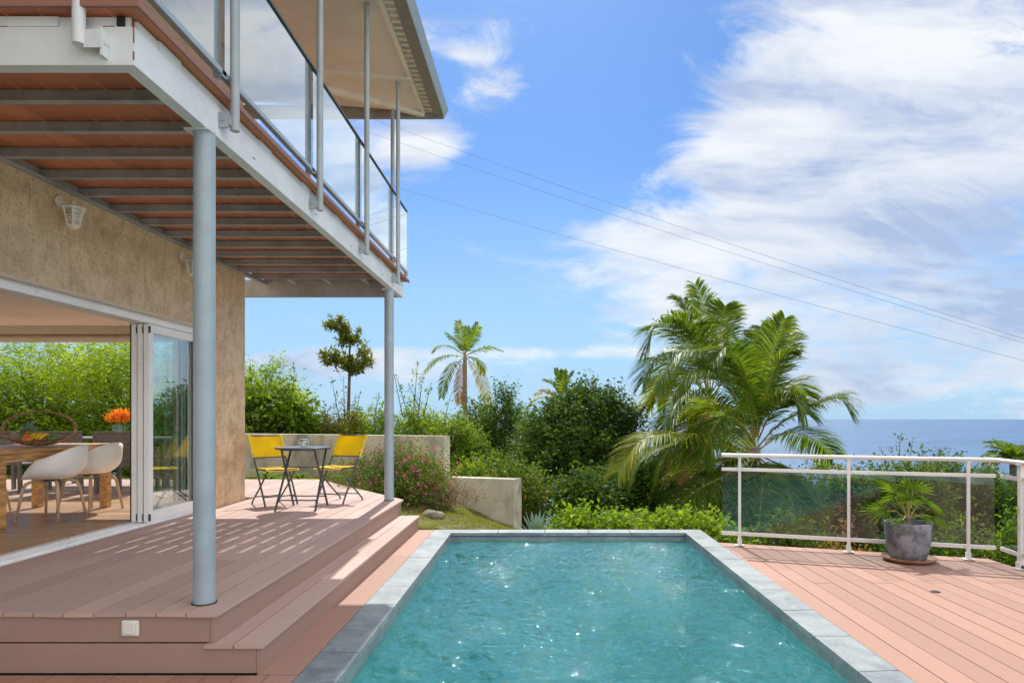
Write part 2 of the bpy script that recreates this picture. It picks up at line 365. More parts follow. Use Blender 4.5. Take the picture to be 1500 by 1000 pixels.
# ------------------------------------------------------------------ mesh helpers
class MB:
    def __init__(s): s.v = []; s.f = []; s.mi = []; s.cur = 0
    def add(s, vs, fs):
        o = len(s.v); s.v += [tuple(p) for p in vs]; s.f += [tuple(i+o for i in f) for f in fs]; s.mi += [s.cur]*len(fs); return s
    def box(s, x0, y0, z0, x1, y1, z1):
        if x1 < x0: x0, x1 = x1, x0
        if y1 < y0: y0, y1 = y1, y0
        if z1 < z0: z0, z1 = z1, z0
        return s.add([(x0,y0,z0),(x1,y0,z0),(x1,y1,z0),(x0,y1,z0),(x0,y0,z1),(x1,y0,z1),(x1,y1,z1),(x0,y1,z1)],
                     [(0,3,2,1),(4,5,6,7),(0,1,5,4),(1,2,6,5),(2,3,7,6),(3,0,4,7)])
    def prism(s, poly, z0, z1):
        n = len(poly); z0s = z0 if hasattr(z0, '__len__') else [z0]*n; z1s = z1 if hasattr(z1, '__len__') else [z1]*n
        return s.add([(p[0], p[1], a) for p, a in zip(poly, z0s)]+[(p[0], p[1], a) for p, a in zip(poly, z1s)],
                     [tuple(reversed(range(n))), tuple(range(n, 2*n))]+[(i, (i+1) % n, n+(i+1) % n, n+i) for i in range(n)])
    def bar(s, a, b, w, h, up=(0, 0, 1)):
        a = Vector(a); b = Vector(b); d = (b-a).normalized(); up = Vector(up)
        if abs(d.dot(up)) > .98: up = Vector((0, 1, 0))
        sd = d.cross(up).normalized(); u = sd.cross(d)
        c = []
        for p in (a, b):
            for i, j in ((-1,-1),(1,-1),(1,1),(-1,1)): c.append(p+sd*(i*w/2)+u*(j*h/2))
        return s.add(c, [(0,1,2,3),(7,6,5,4),(0,4,5,1),(1,5,6,2),(2,6,7,3),(3,7,4,0)])
    def tube(s, pts, r, n=10, cap=True, flat=1.0):
        pts = [Vector(p) for p in pts]; m = len(pts); rs = r if hasattr(r, '__len__') else [r]*m
        ref = Vector((0, 0, 1)); vs = []; prev = None
        for i, p in enumerate(pts):
            d = (pts[min(i+1, m-1)]-pts[max(i-1, 0)]).normalized()
            if prev is None:
                if abs(d.dot(ref)) > .95: ref = Vector((0, 1, 0))
                sd = d.cross(ref).normalized()
            else: sd = (prev-d*prev.dot(d)).normalized()
            prev = sd; u = sd.cross(d)
            for k in range(n):
                a = 2*math.pi*k/n; vs.append(p+sd*(math.cos(a)*rs[i])+u*(math.sin(a)*rs[i]*flat))
        fs = [(i*n+k, i*n+(k+1) % n, (i+1)*n+(k+1) % n, (i+1)*n+k) for i in range(m-1) for k in range(n)]
        if cap: fs += [tuple(reversed(range(n))), tuple(range((m-1)*n, m*n))]
        return s.add(vs, fs)
    def lathe(s, prof, c=(0, 0, 0), n=32, sx=1, sy=1):
        vs = [(c[0]+r*sx*math.cos(2*math.pi*k/n), c[1]+r*sy*math.sin(2*math.pi*k/n), c[2]+z) for r, z in prof for k in range(n)]
        fs = [(i*n+k, i*n+(k+1) % n, (i+1)*n+(k+1) % n, (i+1)*n+k) for i in range(len(prof)-1) for k in range(n)]
        if prof[0][0] > 1e-4: fs.append(tuple(reversed(range(n))))
        if prof[-1][0] > 1e-4: fs.append(tuple(range((len(prof)-1)*n, len(prof)*n)))
        return s.add(vs, fs)
    def sphere(s, c, rx, ry=None, rz=None, n=16, m=9):
        ry = ry or rx; rz = rz or rx
        prof = [(max(1e-5, math.sin(math.pi*i/m)), -math.cos(math.pi*i/m)) for i in range(m+1)]
        vs = [(c[0]+r*rx*math.cos(2*math.pi*k/n), c[1]+r*ry*math.sin(2*math.pi*k/n), c[2]+z*rz) for r, z in prof for k in range(n)]
        return s.add(vs, [(i*n+k, i*n+(k+1) % n, (i+1)*n+(k+1) % n, (i+1)*n+k) for i in range(m) for k in range(n)])
    def grid(s, rows):
        n = len(rows[0])
        return s.add([p for r in rows for p in r], [(i*n+j, i*n+j+1, (i+1)*n+j+1, (i+1)*n+j) for i in range(len(rows)-1) for j in range(n-1)])
    def build(s, name, mat, parent=None, origin=(0, 0, 0), smooth=False, bevel=0):
        me = bpy.data.meshes.new(name); o3 = Vector(origin)
        me.from_pydata([Vector(p)-o3 for p in s.v], [], s.f)
        return fin(me, name, mat, parent, origin, smooth, bevel, s.mi if any(s.mi) else None)
def fin(me, name, mat, parent, origin, smooth=False, bevel=0, mi=None):
    for m in (mat if isinstance(mat, (list, tuple)) else [mat]): me.materials.append(MATS[m])
    if mi is not None: me.polygons.foreach_set('material_index', mi)
    if smooth:
        me.polygons.foreach_set('use_smooth', [True]*len(me.polygons))
        if smooth != 'all': me.set_sharp_from_angle(angle=R(38))
    me.update()
    o = bpy.data.objects.new(name, me); COL.objects.link(o)
    if parent is not None: o.parent = parent
    else: o.location = origin
    if bevel:
        b = o.modifiers.new('bevel', 'BEVEL'); b.width = bevel; b.segments = 2; b.limit_method = 'ANGLE'; b.angle_limit = R(40)
    return o
def tag(o, label, cat, group=None):
    o['label'] = label; o['category'] = cat
    if group: o['group'] = group
    return o
def kind(o, k='structure'): o['kind'] = k; return o
class Thing:
    """an empty at the thing's base; parts are given in world metres (or local ones with local=True)"""
    def __init__(s, name, loc, label, cat, group=None, rz=0):
        s.o = bpy.data.objects.new(name, None); COL.objects.link(s.o); s.loc = Vector(loc)
        s.o.location = loc; s.o.rotation_euler = (0, 0, rz); s.o.empty_display_size = .2; tag(s.o, label, cat, group)
    def part(s, mb, name, mat, sub=None, local=False, **kw):
        return mb.build(name, mat, sub or s.o, (0, 0, 0) if local else s.loc, **kw)
def copy_tree(o, parent=None):
    c = o.copy(); COL.objects.link(c)
    if parent is not None: c.parent = parent
    for ch in list(o.children):
        copy_tree(ch, c)
    return c
def copy_thing(o, loc, rz, label, group=None, scale=None):
    kids = {}
    c = copy_tree(o); c.location = loc; c.rotation_euler = (0, 0, rz); c['label'] = label
    if group: c['group'] = group
    if scale: c.scale = (scale,)*3
    return c

# ------------------------------------------------------------------ leaves (numpy)
def unit(a): return a/np.maximum(np.linalg.norm(a, axis=1, keepdims=True), 1e-9)
def leaves_mesh(name, Pn, D, ln, wd, mat, parent, origin, nrm=None, fold=.15, mi=None):
    """Pn base points, D directions, ln/wd sizes; each leaf is one kite of two triangles folded on its rib"""
    n = len(Pn); D = unit(D)
    up = nrm if nrm is not None else unit(rng.normal(size=(n, 3))*[.8, .8, .5]+[0, 0, .9])
    W = unit(np.cross(D, up)); N = np.cross(W, D)
    ln = np.broadcast_to(ln, (n,))[:, None]; wd = np.broadcast_to(wd, (n,))[:, None]
    V = np.empty((n, 4, 3)); Pn = Pn-np.array(origin)
    V[:, 0] = Pn; mid = Pn+D*ln*.45+N*ln*.0
    V[:, 1] = mid+W*wd*.5+N*wd*fold; V[:, 3] = mid-W*wd*.5+N*wd*fold; V[:, 2] = Pn+D*ln-N*ln*.08
    base = np.arange(n)[:, None]*4
    tri = np.concatenate([base+[0, 1, 2], base+[0, 2, 3]], axis=1).reshape(-1)
    me = bpy.data.meshes.new(name); me.vertices.add(n*4); me.vertices.foreach_set('co', V.reshape(-1))
    nf = n*2; me.loops.add(nf*3); me.loops.foreach_set('vertex_index', tri.astype(np.int32))
    me.polygons.add(nf); me.polygons.foreach_set('loop_start', np.arange(nf, dtype=np.int32)*3)
    me.update(calc_edges=True); me.validate()
    return fin(me, name, mat, parent, origin)
def blob_points(blobs, n, shell=.55):
    """cluster centres inside/near the surface of ellipsoid lobes"""
    vol = np.array([b[3]*b[4]*b[5] for b in blobs])**.72; cnt = rng.multinomial(n, vol/vol.sum()); out = []; nr = []
    for b, c in zip(blobs, cnt):
        d = unit(rng.normal(size=(c, 3))); r = (shell+(1-shell)*rng.random((c, 1)))*(1+.23*rng.normal(size=(c, 1)))
        out.append(np.array(b[:3])+d*r*np.array(b[3:6])); nr.append(d)
    return np.concatenate(out), np.concatenate(nr)
def foliage(name, blobs, n, size, mat, parent, origin, per=22, spread=2.3, droop=.2, aspect=.5, flat=1.0, shoots=None):
    nc = max(3, n//per); C, N = blob_points(blobs, nc)
    ax = unit(N*1.0+rng.normal(size=(nc, 3))*.55+[0, 0, .35])               # each cluster is a twig with leaves along it
    t = rng.random((nc, per, 1)); L = size*spread*2.2
    Q = C[:, None]+ax[:, None]*(t-.35)*L+rng.normal(size=(nc, per, 3))*size*spread*.30*np.array([1, 1, flat])
    D = rng.normal(size=(nc, per, 3))*np.array([1, 1, .6*flat])+ax[:, None]*.55+[0, 0, -droop]
    Q = Q.reshape(-1, 3); D = D.reshape(-1, 3)
    if shoots:
        for (bx, by, bz, tx, ty, tz, m) in shoots:
            tt = rng.random((m, 1)); a = np.array([bx, by, bz]); b = np.array([tx, ty, tz])
            bend = np.sin(tt*math.pi)*np.array([.12, 0, 0])*np.linalg.norm(b-a)*.4*(1 if tx < bx else -1)
            q = a+(b-a)*tt+bend+rng.normal(size=(m, 3))*size*(.9-.5*tt)
            Q = np.concatenate([Q, q]); D = np.concatenate([D, rng.normal(size=(m, 3))+unit(np.array([b-a]))*.6])
    k = len(Q); ln = size*(.45+1.0*rng.random(k)**1.3)
    return leaves_mesh(name, Q, D, ln, ln*aspect, mat, parent, origin)
def branches(mb, base, tips, r0, n=6):
    base = Vector(base)
    for tp in tips:
        tp = Vector(tp); mid = base.lerp(tp, .5)+Vector((random.uniform(-.1, .1), random.uniform(-.1, .1), .12))*(tp-base).length*.6
        mb.tube([base, base.lerp(mid, .5)+Vector((0, 0, .05)), mid, tp], [r0, r0*.75, r0*.5, r0*.15], n)
def tree(name, label, cat, base, blobs, n, size, mat, trunk_r, group=None, shoots=None, trunk_top=None, bark='bark', **kw):
    """blobs in world metres (x, y, z, rx, ry, rz)"""
    T = Thing(name, base, label, cat, group)
    mb = MB(); b = Vector(base); top = Vector(trunk_top) if trunk_top else Vector((blobs[0][0], blobs[0][1], blobs[0][2]-blobs[0][5]*.3))
    fork = b.lerp(top, .62)
    mb.tube([b, b.lerp(fork, .5)+Vector((trunk_r*.6, 0, 0)), fork], [trunk_r*1.25, trunk_r, trunk_r*.8], 9)
    tips = [Vector(q[:3])+Vector((random.uniform(-.5, .5)*q[3], random.uniform(-.5, .5)*q[4], random.uniform(-.1, .7)*q[5])) for q in blobs for _ in range(3)]
    branches(mb, fork, tips+[top], trunk_r*.55)
    if shoots:
        for sh in shoots: mb.tube([sh[:3], sh[3:6]], [.012, .004], 4)
    T.part(mb, 'trunk', bark, smooth='all')
    foliage('crown', blobs, n, size, mat, T.o, T.loc, shoots=shoots, **kw)
    return T
def pxblob(px, py, hw, hh, Y, dY=None):
    c = P(px, py, Y); return (c.x, c.y, c.z, hw/F*Y, (dY or hw/F*Y), hh/F*Y)
def pxshoot(x0, y0, x1, y1, Y, m=26):
    a = P(x0, y0, Y); b = P(x1, y1, Y); return (*a, *b, m)

# ------------------------------------------------------------------ palm fronds
def bez(pts, m):
    pts = [np.array(p, float) for p in pts]; k = len(pts)-1; out = []
    ext = [2*pts[0]-pts[1]]+pts+[2*pts[-1]-pts[-2]]
    for i in range(m+1):
        s = i/m*k; j = min(int(s), k-1); t = s-j; a, b, c, d = ext[j:j+4]
        out.append(.5*((2*b)+(-a+c)*t+(2*a-5*b+4*c-d)*t*t+(-a+3*b-3*c+d)*t**3))
    return np.array(out)
def frond(parent, origin, pts, L, nl=46, mat='palm_leaf', wid=.035, rr=.016, droop=.5, lift=.25, start=.14, name='frond', sweep=.8):
    C = bez(pts, 40); mb = MB(); mb.cur = 1
    q = bez(pts, 12); mb.tube(q, [rr*(1-.85*i/12) for i in range(13)], 5)
    mb.cur = 0
    T = np.gradient(C, axis=0); T /= np.linalg.norm(T, axis=1)[:, None]
    # the frond plane: sideways is horizontal and across the rachis on average
    ch = C[-1]-C[0]; sdg = np.cross(ch, [0, 0, 1.0])
    if np.linalg.norm(sdg) < .25*np.linalg.norm(ch): sdg = np.cross(ch, [random.uniform(-.5, .5), 1, .1])
    sdg /= np.linalg.norm(sdg); rot = random.uniform(-.35, .35)
    for i in range(nl):
        t = start+(1-start)*(i+.3*random.random())/nl; s = t*40; j = min(int(s), 39); f = s-j
        p = C[j]*(1-f)+C[j+1]*f; tg = T[j]
        sd = sdg-tg*sdg.dot(tg); sd /= np.linalg.norm(sd); nn = np.cross(sd, tg)
        if nn[2] < 0: nn = -nn
        c, s_ = math.cos(rot), math.sin(rot); sd = sd*c+nn*s_; nn = np.cross(sd, tg); nn = nn if nn[2] > 0 else -nn
        prof = (.50+.5*math.sin(min(1, (t-start)/.40)*math.pi/2))*(1-.62*max(0, (t-.45)/.55)**1.6)
        for sg in (-1, 1):
            l = L*prof*random.uniform(.86, 1.08); sw = sweep*(.55+.75*t)+random.uniform(-.12, .12)
            d0 = sd*sg+tg*sw+nn*(lift+random.uniform(-.15, .15)); d0 /= np.linalg.norm(d0)
            g = np.array([0, 0, -1.0])*(droop*random.uniform(.7, 1.3))
            w = np.cross(d0, nn*.8+np.array([random.uniform(-.3, .3), random.uniform(-.3, .3), 0])); w /= np.linalg.norm(w)
            ww = wid*(.8+.4*random.random())
            k1 = p+d0*l*.33+g*l*.05; k2 = p+d0*l*.68+g*l*.24; k3 = p+d0*l*.93+g*l*.55
            o = len(mb.v)
            mb.v += [tuple(p-w*ww*.2), tuple(p+w*ww*.2), tuple(k1+w*ww*.5), tuple(k1-w*ww*.5), tuple(k2+w*ww*.42), tuple(k2-w*ww*.42), tuple(k3)]
            mb.f += [(o, o+1, o+2, o+3), (o+3, o+2, o+4, o+5), (o+5, o+4, o+6)]; mb.mi += [0, 0, 0]
    return mb.build(name, [mat, 'rachis'], parent, origin)
def palm(name, label, crown, ground_z, fr, L, trunk_r=.11, group=None, lean=.0, cat='palm tree', **kw):
    """fr: list of (points in world metres, material)"""
    base = Vector((crown[0]+lean, crown[1]+.05, ground_z)); T = Thing(name, base, label, cat, group)
    mb = MB(); c = Vector(crown); k = 14; pts = []; rs = []
    for i in range(k+1):
        t = i/k; pts.append(base.lerp(c, t)+Vector((math.sin(t*math.pi)*lean*.25, 0, 0))); rs.append(trunk_r*(1.3-.45*t)*(1.0+.05*(i % 2)))
    mb.tube(pts, rs, 12); T.part(mb, 'trunk', 'palm_trunk', smooth='all')
    for pts, mat in fr: frond(T.o, T.loc, pts, L, mat=mat, **kw)
    return T
def auto_fronds(crown, n, length, seed, up=(.1, 1.3), mats=('palm_leaf',)):
    r = random.Random(seed); out = []; c = Vector(crown)
    for i in range(n):
        az = i*2.399+r.uniform(-.3, .3); el = up[0]+(up[1]-up[0])*((i+.5)/n); l = length*r.uniform(.85, 1.1)
        h = Vector((math.cos(az), math.sin(az), 0)); pts = []; p = c.copy(); a = el
        for k in range(5):
            pts.append(tuple(p)); p = p+(h*math.cos(a)+Vector((0, 0, 1))*math.sin(a))*l/4; a -= .42+.12*r.random()
        out.append((pts, mats[i % len(mats)]))
    return out

# ================================================================== SETTING
BW = .168                                            # board pitch
def boards(mb, x0, x1, yA, yB, z1, th=.024, gap=.0065, joints=None, over=None):
    """boards along Y between x0 and x1; yA/yB are numbers or functions of x; butt joints at the given Y's"""
    n = max(1, round((x1-x0)/BW)); w = (x1-x0)/n
    for i in range(n):
        a = x0+i*w+gap/2; b = x0+(i+1)*w-gap/2
        ya0 = yA(a) if callable(yA) else yA; ya1 = yA(b) if callable(yA) else yA
        yb0 = yB(a) if callable(yB) else yB; yb1 = yB(b) if callable(yB) else yB
        js = sorted(j for j in (joints(i) if joints else []) if ya0+.3 < j < min(yb0, yb1)-.2)
        cuts = [(ya0, ya1)]+[(j, j) for j in js]+[(yb0, yb1)]
        for k in range(len(cuts)-1):
            s0, s1 = cuts[k]; e0, e1 = cuts[k+1]
            g0 = .002 if k else 0; g1 = .002 if k < len(cuts)-2 else 0
            dz = random.uniform(-.0008, .0008)
            mb.prism([(a, s0+g0), (b, s1+g0), (b, e1-g1), (a, e0-g1)], z1-th+dz, z1+dz)

DZ, SZ = .346, .168
# pool ---------------------------------------------------------------
PX0, PX1, PY1, PY0 = -1.115, 1.805, 8.51, -1.2       # inner edges
CO = .24                                             # coping width
G = Thing('swimming_pool', (.345, 4, 0), 'rectangular turquoise swimming pool with grey slate coping let into the pink deck', 'swimming pool')
mb = MB(); WZ = -.10
mb.add([(PX0,PY0,-1.3),(PX1,PY0,-1.3),(PX1,4.5,-1.35),(PX0,4.5,-1.35),(PX1,PY1,-1.95),(PX0,PY1,-1.95)], [(0,1,2,3),(3,2,4,5)]); G.part(mb, 'pool_floor', 'pool_floor')
mb = MB()
mb.box(PX0-.15, PY0-.15, -2.1, PX0, PY1+.15, -.035); mb.box(PX1, PY0-.15, -2.1, PX1+.15, PY1+.15, -.035)
mb.box(PX0, PY1, -2.1, PX1, PY1+.15, -.035); mb.box(PX0, PY0-.15, -2.1, PX1, PY0, -.035)
G.part(mb, 'pool_wall', 'pool_tile')
mb = MB()
mb.box(PX0, PY1-.004, -.046, PX1, PY1, -.034)
G.part(mb, 'blue_trim', 'pool_blue')
mb = MB()
def stone(poly):                                     # one slate slab, edge slightly irregular
    mb.prism(poly, -.034, .004+random.uniform(-.0015, .0015))
for sx, (a, b) in enumerate(((PX0-CO, PX0), (PX1, PX1+CO))):
    y = PY0-CO; jj = [y]
    while y < PY1-.05: y += random.uniform(.52, .66); jj.append(min(y, PY1))
    jj[-1] = PY1
    sk = [0]+[random.uniform(-.012, .012) for _ in jj[1:-1]]+[0]
    for k in range(len(jj)-1):
        yl0 = jj[k]+.004+sk[k]; yr0 = jj[k]+.004-sk[k]; yl1 = jj[k+1]-.004+sk[k+1]; yr1 = jj[k+1]-.004-sk[k+1]
        if k == len(jj)-2:                           # mitred at the far corner
            if sx == 0: stone([(a, yl0), (b, yr0), (b, PY1-.003), (a, PY1+CO-.006)])
            else: stone([(a, yl0), (b, yr0), (b, PY1+CO-.006), (a, PY1-.003)])
        else: stone([(a, yl0), (b, yr0), (b, yr1), (a, yl1)])
x = PX0; xs = [PX0]
while x < PX1-.3: x += random.uniform(.52, .64); xs.append(min(x, PX1))
xs[-1] = PX1
for k in range(len(xs)-1):
    l0 = (xs[k]-CO+.003 if k == 0 else xs[k]+.004); r0 = (xs[k+1]+CO-.003 if k == len(xs)-2 else xs[k+1]-.004)
    stone([(xs[k]+.004, PY1), (xs[k+1]-.004, PY1), (r0, PY1+CO), (l0, PY1+CO)])
G.part(mb, 'coping', 'slate')
# water surface with real ripples
nx, ny = 190, 420; xs = np.linspace(PX0, PX1, nx); ys = np.linspace(1.8, PY1, ny); X, Y = np.meshgrid(xs, ys); Z = np.zeros_like(X)
r2 = np.random.default_rng(5)
for lam in np.geomspace(.075, 1.0, 54):
    a = r2.uniform(0, 2*math.pi); k = 2*math.pi/lam; ph = r2.uniform(0, 6.28)
    wx = k*(math.cos(a)*X+math.sin(a)*Y)+ph+.7*np.sin(1.7*X+ph)+.7*np.sin(1.3*Y+2*ph)
    Z += min(lam, .30)**.75*.0060*np.sin(wx)
for jx, jy, am, rad in ((-.66, 7.6, .0095, .8), (1.35, 7.4, .0085, 1.1), (.7, 7.9, .005, .8), (-.3, 6.5, .004, 1.2)):
    rr = np.hypot(X-jx, Y-jy); en = np.exp(-(rr/rad)**2)
    Z += am*en*np.sin(rr*62+3*np.sin(7*X)+3*np.cos(6*Y))+am*.8*en*np.sin(41*X+23*Y+2*np.sin(9*Y))*np.sin(35*Y-12*X)
ed = np.minimum(np.minimum(X-PX0, PX1-X), PY1-Y); Z *= .35+.65*np.clip(ed/.22, 0, 1)
Z += WZ
V = np.stack([X, Y, Z], 2).reshape(-1, 3)
idx = np.arange(nx*ny).reshape(ny, nx); Fq = np.stack([idx[:-1, :-1], idx[:-1, 1:], idx[1:, 1:], idx[1:, :-1]], 2).reshape(-1, 4)
Vn = np.concatenate([V, [(PX0, PY0, WZ), (PX1, PY0, WZ), (PX1, 1.8, WZ), (PX0, 1.8, WZ)]]); o4 = len(V)
me = bpy.data.meshes.new('pool_water'); # closed body of water: sides and bottom sit just outside the tiled shell
e = .02; lo = [(PX0-e, PY0-e, -2.05), (PX1+e, PY0-e, -2.05), (PX1+e, PY1+e, -2.05), (PX0-e, PY1+e, -2.05)]
left = [int(idx[j, 0]) for j in range(ny)]; right = [int(idx[j, -1]) for j in range(ny)]; farr = [int(idx[-1, i]) for i in range(nx)]; nearr = [int(idx[0, i]) for i in range(nx)]
Vn = np.concatenate([Vn, lo]); b4 = o4+4
sides = [tuple([o4]+[b4, b4+3]+left[::-1]+[o4+3]), tuple([o4+1, o4+2]+right+[b4+2, b4+1]), tuple([b4+3, b4+2]+farr[::-1]), (o4, o4+1, b4+1, b4), (b4, b4+1, b4+2, b4+3)]
me.from_pydata(Vn.tolist(), [], Fq.tolist()+[tuple([o4, o4+1, o4+2]+nearr[::-1]+[o4+3])]+sides)
kind(fin(me, 'pool_water', 'pool_water', None, (0, 0, 0), smooth='all'))

# ground-level deck --------------------------------------------------
def rail_y(x): return 7.67-(x-2.23)*(.77/2.13)+.14     # outer edge of the right deck
mb = MB(); OX = PX1+CO
def jr(i): return [6.04-(0 if i % 2 else .0), 6.95-(i % 3)*.5, 2.5+(i*.83) % 1.4]
boards(mb, OX+.004, OX+.004+BW*15, -2.5, rail_y, 0.0, joints=jr)
boards(mb, OX+.004+BW*15, OX+.004+BW*34, -2.5, 4.2, 0.0, joints=lambda i: [1.1+(i*.7) % 1.5])
boards(mb, -1.60, PX0-CO-.004, 3.84, PY1+CO, 0.0, joints=lambda i: [5.2, 7.1])
boards(mb, -1.60-BW*22, PX0-CO-.004, -2.5, 3.832, 0.0, joints=lambda i: [1.9+(i % 3)*.6])
kind(mb.build('pool_deck', 'deck'))
mb = MB()                                            # dark substructure under the boards
mb.box(OX+.01, -2.5, -.12, OX+BW*15, 6.75, -.026)
mb.prism([(OX+.01, 6.75), (OX+BW*15, 6.75), (OX+BW*15-.02, rail_y(4.55)-.12), (OX+.02, rail_y(OX)-.12)], -.12, -.026)
mb.box(OX+BW*15, -2.5, -.12, OX+BW*34, 4.15, -.026); mb.box(-5.3, -2.5, -.12, PX0-CO-.16, 8.6, -.026)
kind(mb.build('deck_substructure', 'dark_gasket'))

# raised terrace with its steps --------------------------------------
def far_edge(x): return 9.09+(-1.82-x)*(12.05-9.09)/(3.93-1.82) if x > -3.93 else 12.05
mb = MB()
boards(mb, -3.90, -1.823, lambda x: 3.846-.006*math.sin(x*9), far_edge, DZ, joints=lambda i: [5.1+(i*1.37) % 1.2, 6.4+(i*.9) % 2.4])
boards(mb, -3.90-BW*3, -3.90, 3.846, lambda x: 4.6 if x < -4.05 else 9.04, DZ)
boards(mb, -3.90-BW*56, -3.90, 9.37, 12.05, DZ, joints=lambda i: [10.2+(i*.6) % 1.1])
kind(mb.build('raised_terrace', 'deck_house'))
mb = MB()
boards(mb, -1.90, -1.563, 3.846, 8.86, SZ, joints=lambda i: [5.35+i*.9, 7.9])
mb2 = MB(); mb2.box(-4.4, 3.872, SZ+.006, -1.872, 3.895, DZ-.026)              # front fascia, upper board
mb2.box(-1.869, 3.868, SZ+.0, -1.847, 9.04, DZ-.026)                           # riser along the pool side
mb2.prism([(-1.869, 9.04), (-1.847, 9.04), (-1.86, 9.09), (-3.95, 12.02), (-3.97, 12.0)], SZ-.2, DZ-.026)
mb2.box(-4.4, 3.872, -.002, -1.612, 3.895, SZ-.004)
mb2.box(-1.609, 3.868, -.002, -1.587, 8.82, SZ-.026)
mb2.box(-1.85, 8.82, -.05, -1.59, 8.842, SZ-.026)
kind(mb.build('deck_step', 'deck_house')); kind(mb2.build('deck_fascia', 'deck_riser'))
mb = MB(); mb.box(-13.2, 3.9, -.10, -1.875, 9.0, DZ-.027); mb.prism([(-1.88, 9.0), (-3.96, 11.95), (-13.2, 11.95), (-13.2, 9.0)], -.10, DZ-.027)
mb.box(-1.875, 3.9, -.1, -1.615, 8.8, SZ-.027)
kind(mb.build('terrace_substructure', 'dark_gasket'))

# terrain ------------------------------------------------------------
def hgt(x, y):
    if y < 8.55 and x > -1.5:
        z = -2.4
        if x > 4.0: z = -1.2-.25*(x-4.0)
        return z
    if y < 9.0 and x > -14: return -2.4 if y < 8.5 else -.6
    if x < -1.65: z = min(.28, -.16*(x+1.65))-.05*max(0, y-10)*(1 if x > -4 else .4)
    else:
        k = .10+.11*max(0, y-9.3)
        z = -k*(x+1.65)-.05*max(0, y-10) if x < .3 else -k*1.95-.05*max(0, y-10)-.35*(x-.3)
    if y <= 9.4 and x > -1.4: z = min(z, -.10)
    z = max(z, -1.6) if y < 14 and x < 3 else z
    if x < -3.5 and y < 12.2: z = min(z, .2)
    if y > 14: z = z-.16*(y-14)
    if x > 2 and y > 6: z = min(z, -1.15-.12*(x-2)-.1*(y-6))
    return max(z, -75)
gx = np.concatenate([-np.geomspace(900, 16, 14), np.linspace(-15, -4.2, 20), np.linspace(-4, 5, 60), np.linspace(5.3, 16, 22), np.geomspace(17, 900, 14)])
gy = np.concatenate([np.linspace(-30, 3, 6), np.linspace(3.6, 16, 70), np.linspace(16.5, 30, 22), np.geomspace(32, 620, 14)])
rows = [[(x, y, hgt(x, y)+.03*math.sin(3.1*x+1.7*y)*(y > 8.7)+.02*math.sin(7*x-5*y)*(y > 8.7)) for x in gx] for y in gy]
mb = MB(); mb.grid(rows); kind(mb.build('ground', 'ground', smooth='all'))
mb = MB(); a = 15600
mb.add([(-a*1.3, 200, -60), (a*1.3, 200, -60), (a*1.3, a, -60), (-a*1.3, a, -60)], [(0, 1, 2, 3)]); kind(mb.build('sea', 'sea'))

# ================================================================== HOUSE
WX = -3.92
H = Thing('modern_house', (WX, 5, 0), 'two storey stone clad house with steel balcony and open sliding doors on the left', 'house')
mb = MB()                                            # stone cladding: lintel band, end pier, near pier
mb.box(WX-.40, -2.0, 2.50, WX, 8.02, 3.46); mb.box(WX-.40, 8.02, DZ-.2, WX, 9.05, 3.46); mb.box(WX-.40, -3, DZ-.2, WX, -2.0, 3.46)
mb.box(-12.4, -3, 2.50, -12.1, 9.05, 3.46); mb.box(-12.4, -3, DZ-.2, -12.1, -1.0, 2.50); mb.box(-12.4, 8.2, DZ-.2, -12.1, 9.05, 2.50); mb.box(-12.1, -3, 2.5, WX-.4, -2.7, 3.46)  # unseen wall openings widened to let more light into the room
mb.box(-12.1, 8.75, 2.47, WX-.4, 9.05, 3.46)
H.part(mb, 'stone_wall', 'travertine')
mb = MB(); mb.box(-12.098, -2.68, DZ, -12.08, -1.0, 2.598); H.part(mb, 'bounce_lining', 'plaster'); mb = MB(); mb.box(WX-.42, -2.68, DZ, WX-.402, -2.02, 2.598); H.part(mb, 'bounce_lining', 'plaster')  # unseen white lining added to bounce light into the room
mb = MB(); mb.box(-12.1, -2.7, 2.60, WX-.402, 8.745, 2.72); H.part(mb, 'ceiling', 'ceiling')
mb = MB(); mb.box(-12.1, 8.70, 2.44, WX-.403, 9.10, 2.468); mb.box(-12.1, 8.66, 2.50, WX-.403, 8.74, 2.60); H.part(mb, 'lintel', 'lintel')
mb = MB(); mb.box(-12.1, -2.7, DZ-.1, -4.315, 9.36, DZ-.004)
H.part(mb, 'tiled_floor', 'floor_tile')
mb = MB(); mb.box(WX-.30, -2.0, 2.475, WX-.002, 8.018, 2.499); H.part(mb, 'door_soffit', 'lintel')
# upper floor
mb = MB(); mb.box(-12.2, 5.95, 3.46, WX+.0, 9.0, 6.02); mb.box(-12.2, -3, 3.46, WX-.05, 3.0, 6.02); mb.box(-12.2, 3.0, 5.55, WX-.05, 5.95, 6.02)
up = H.part(mb, 'upper_wall', 'upper_wall')
mb = MB(); mb.box(WX-.2, 3.0, 3.46, WX-.16, 5.95, 5.55); H.part(mb, 'dark_window', 'dark_cap', sub=up)

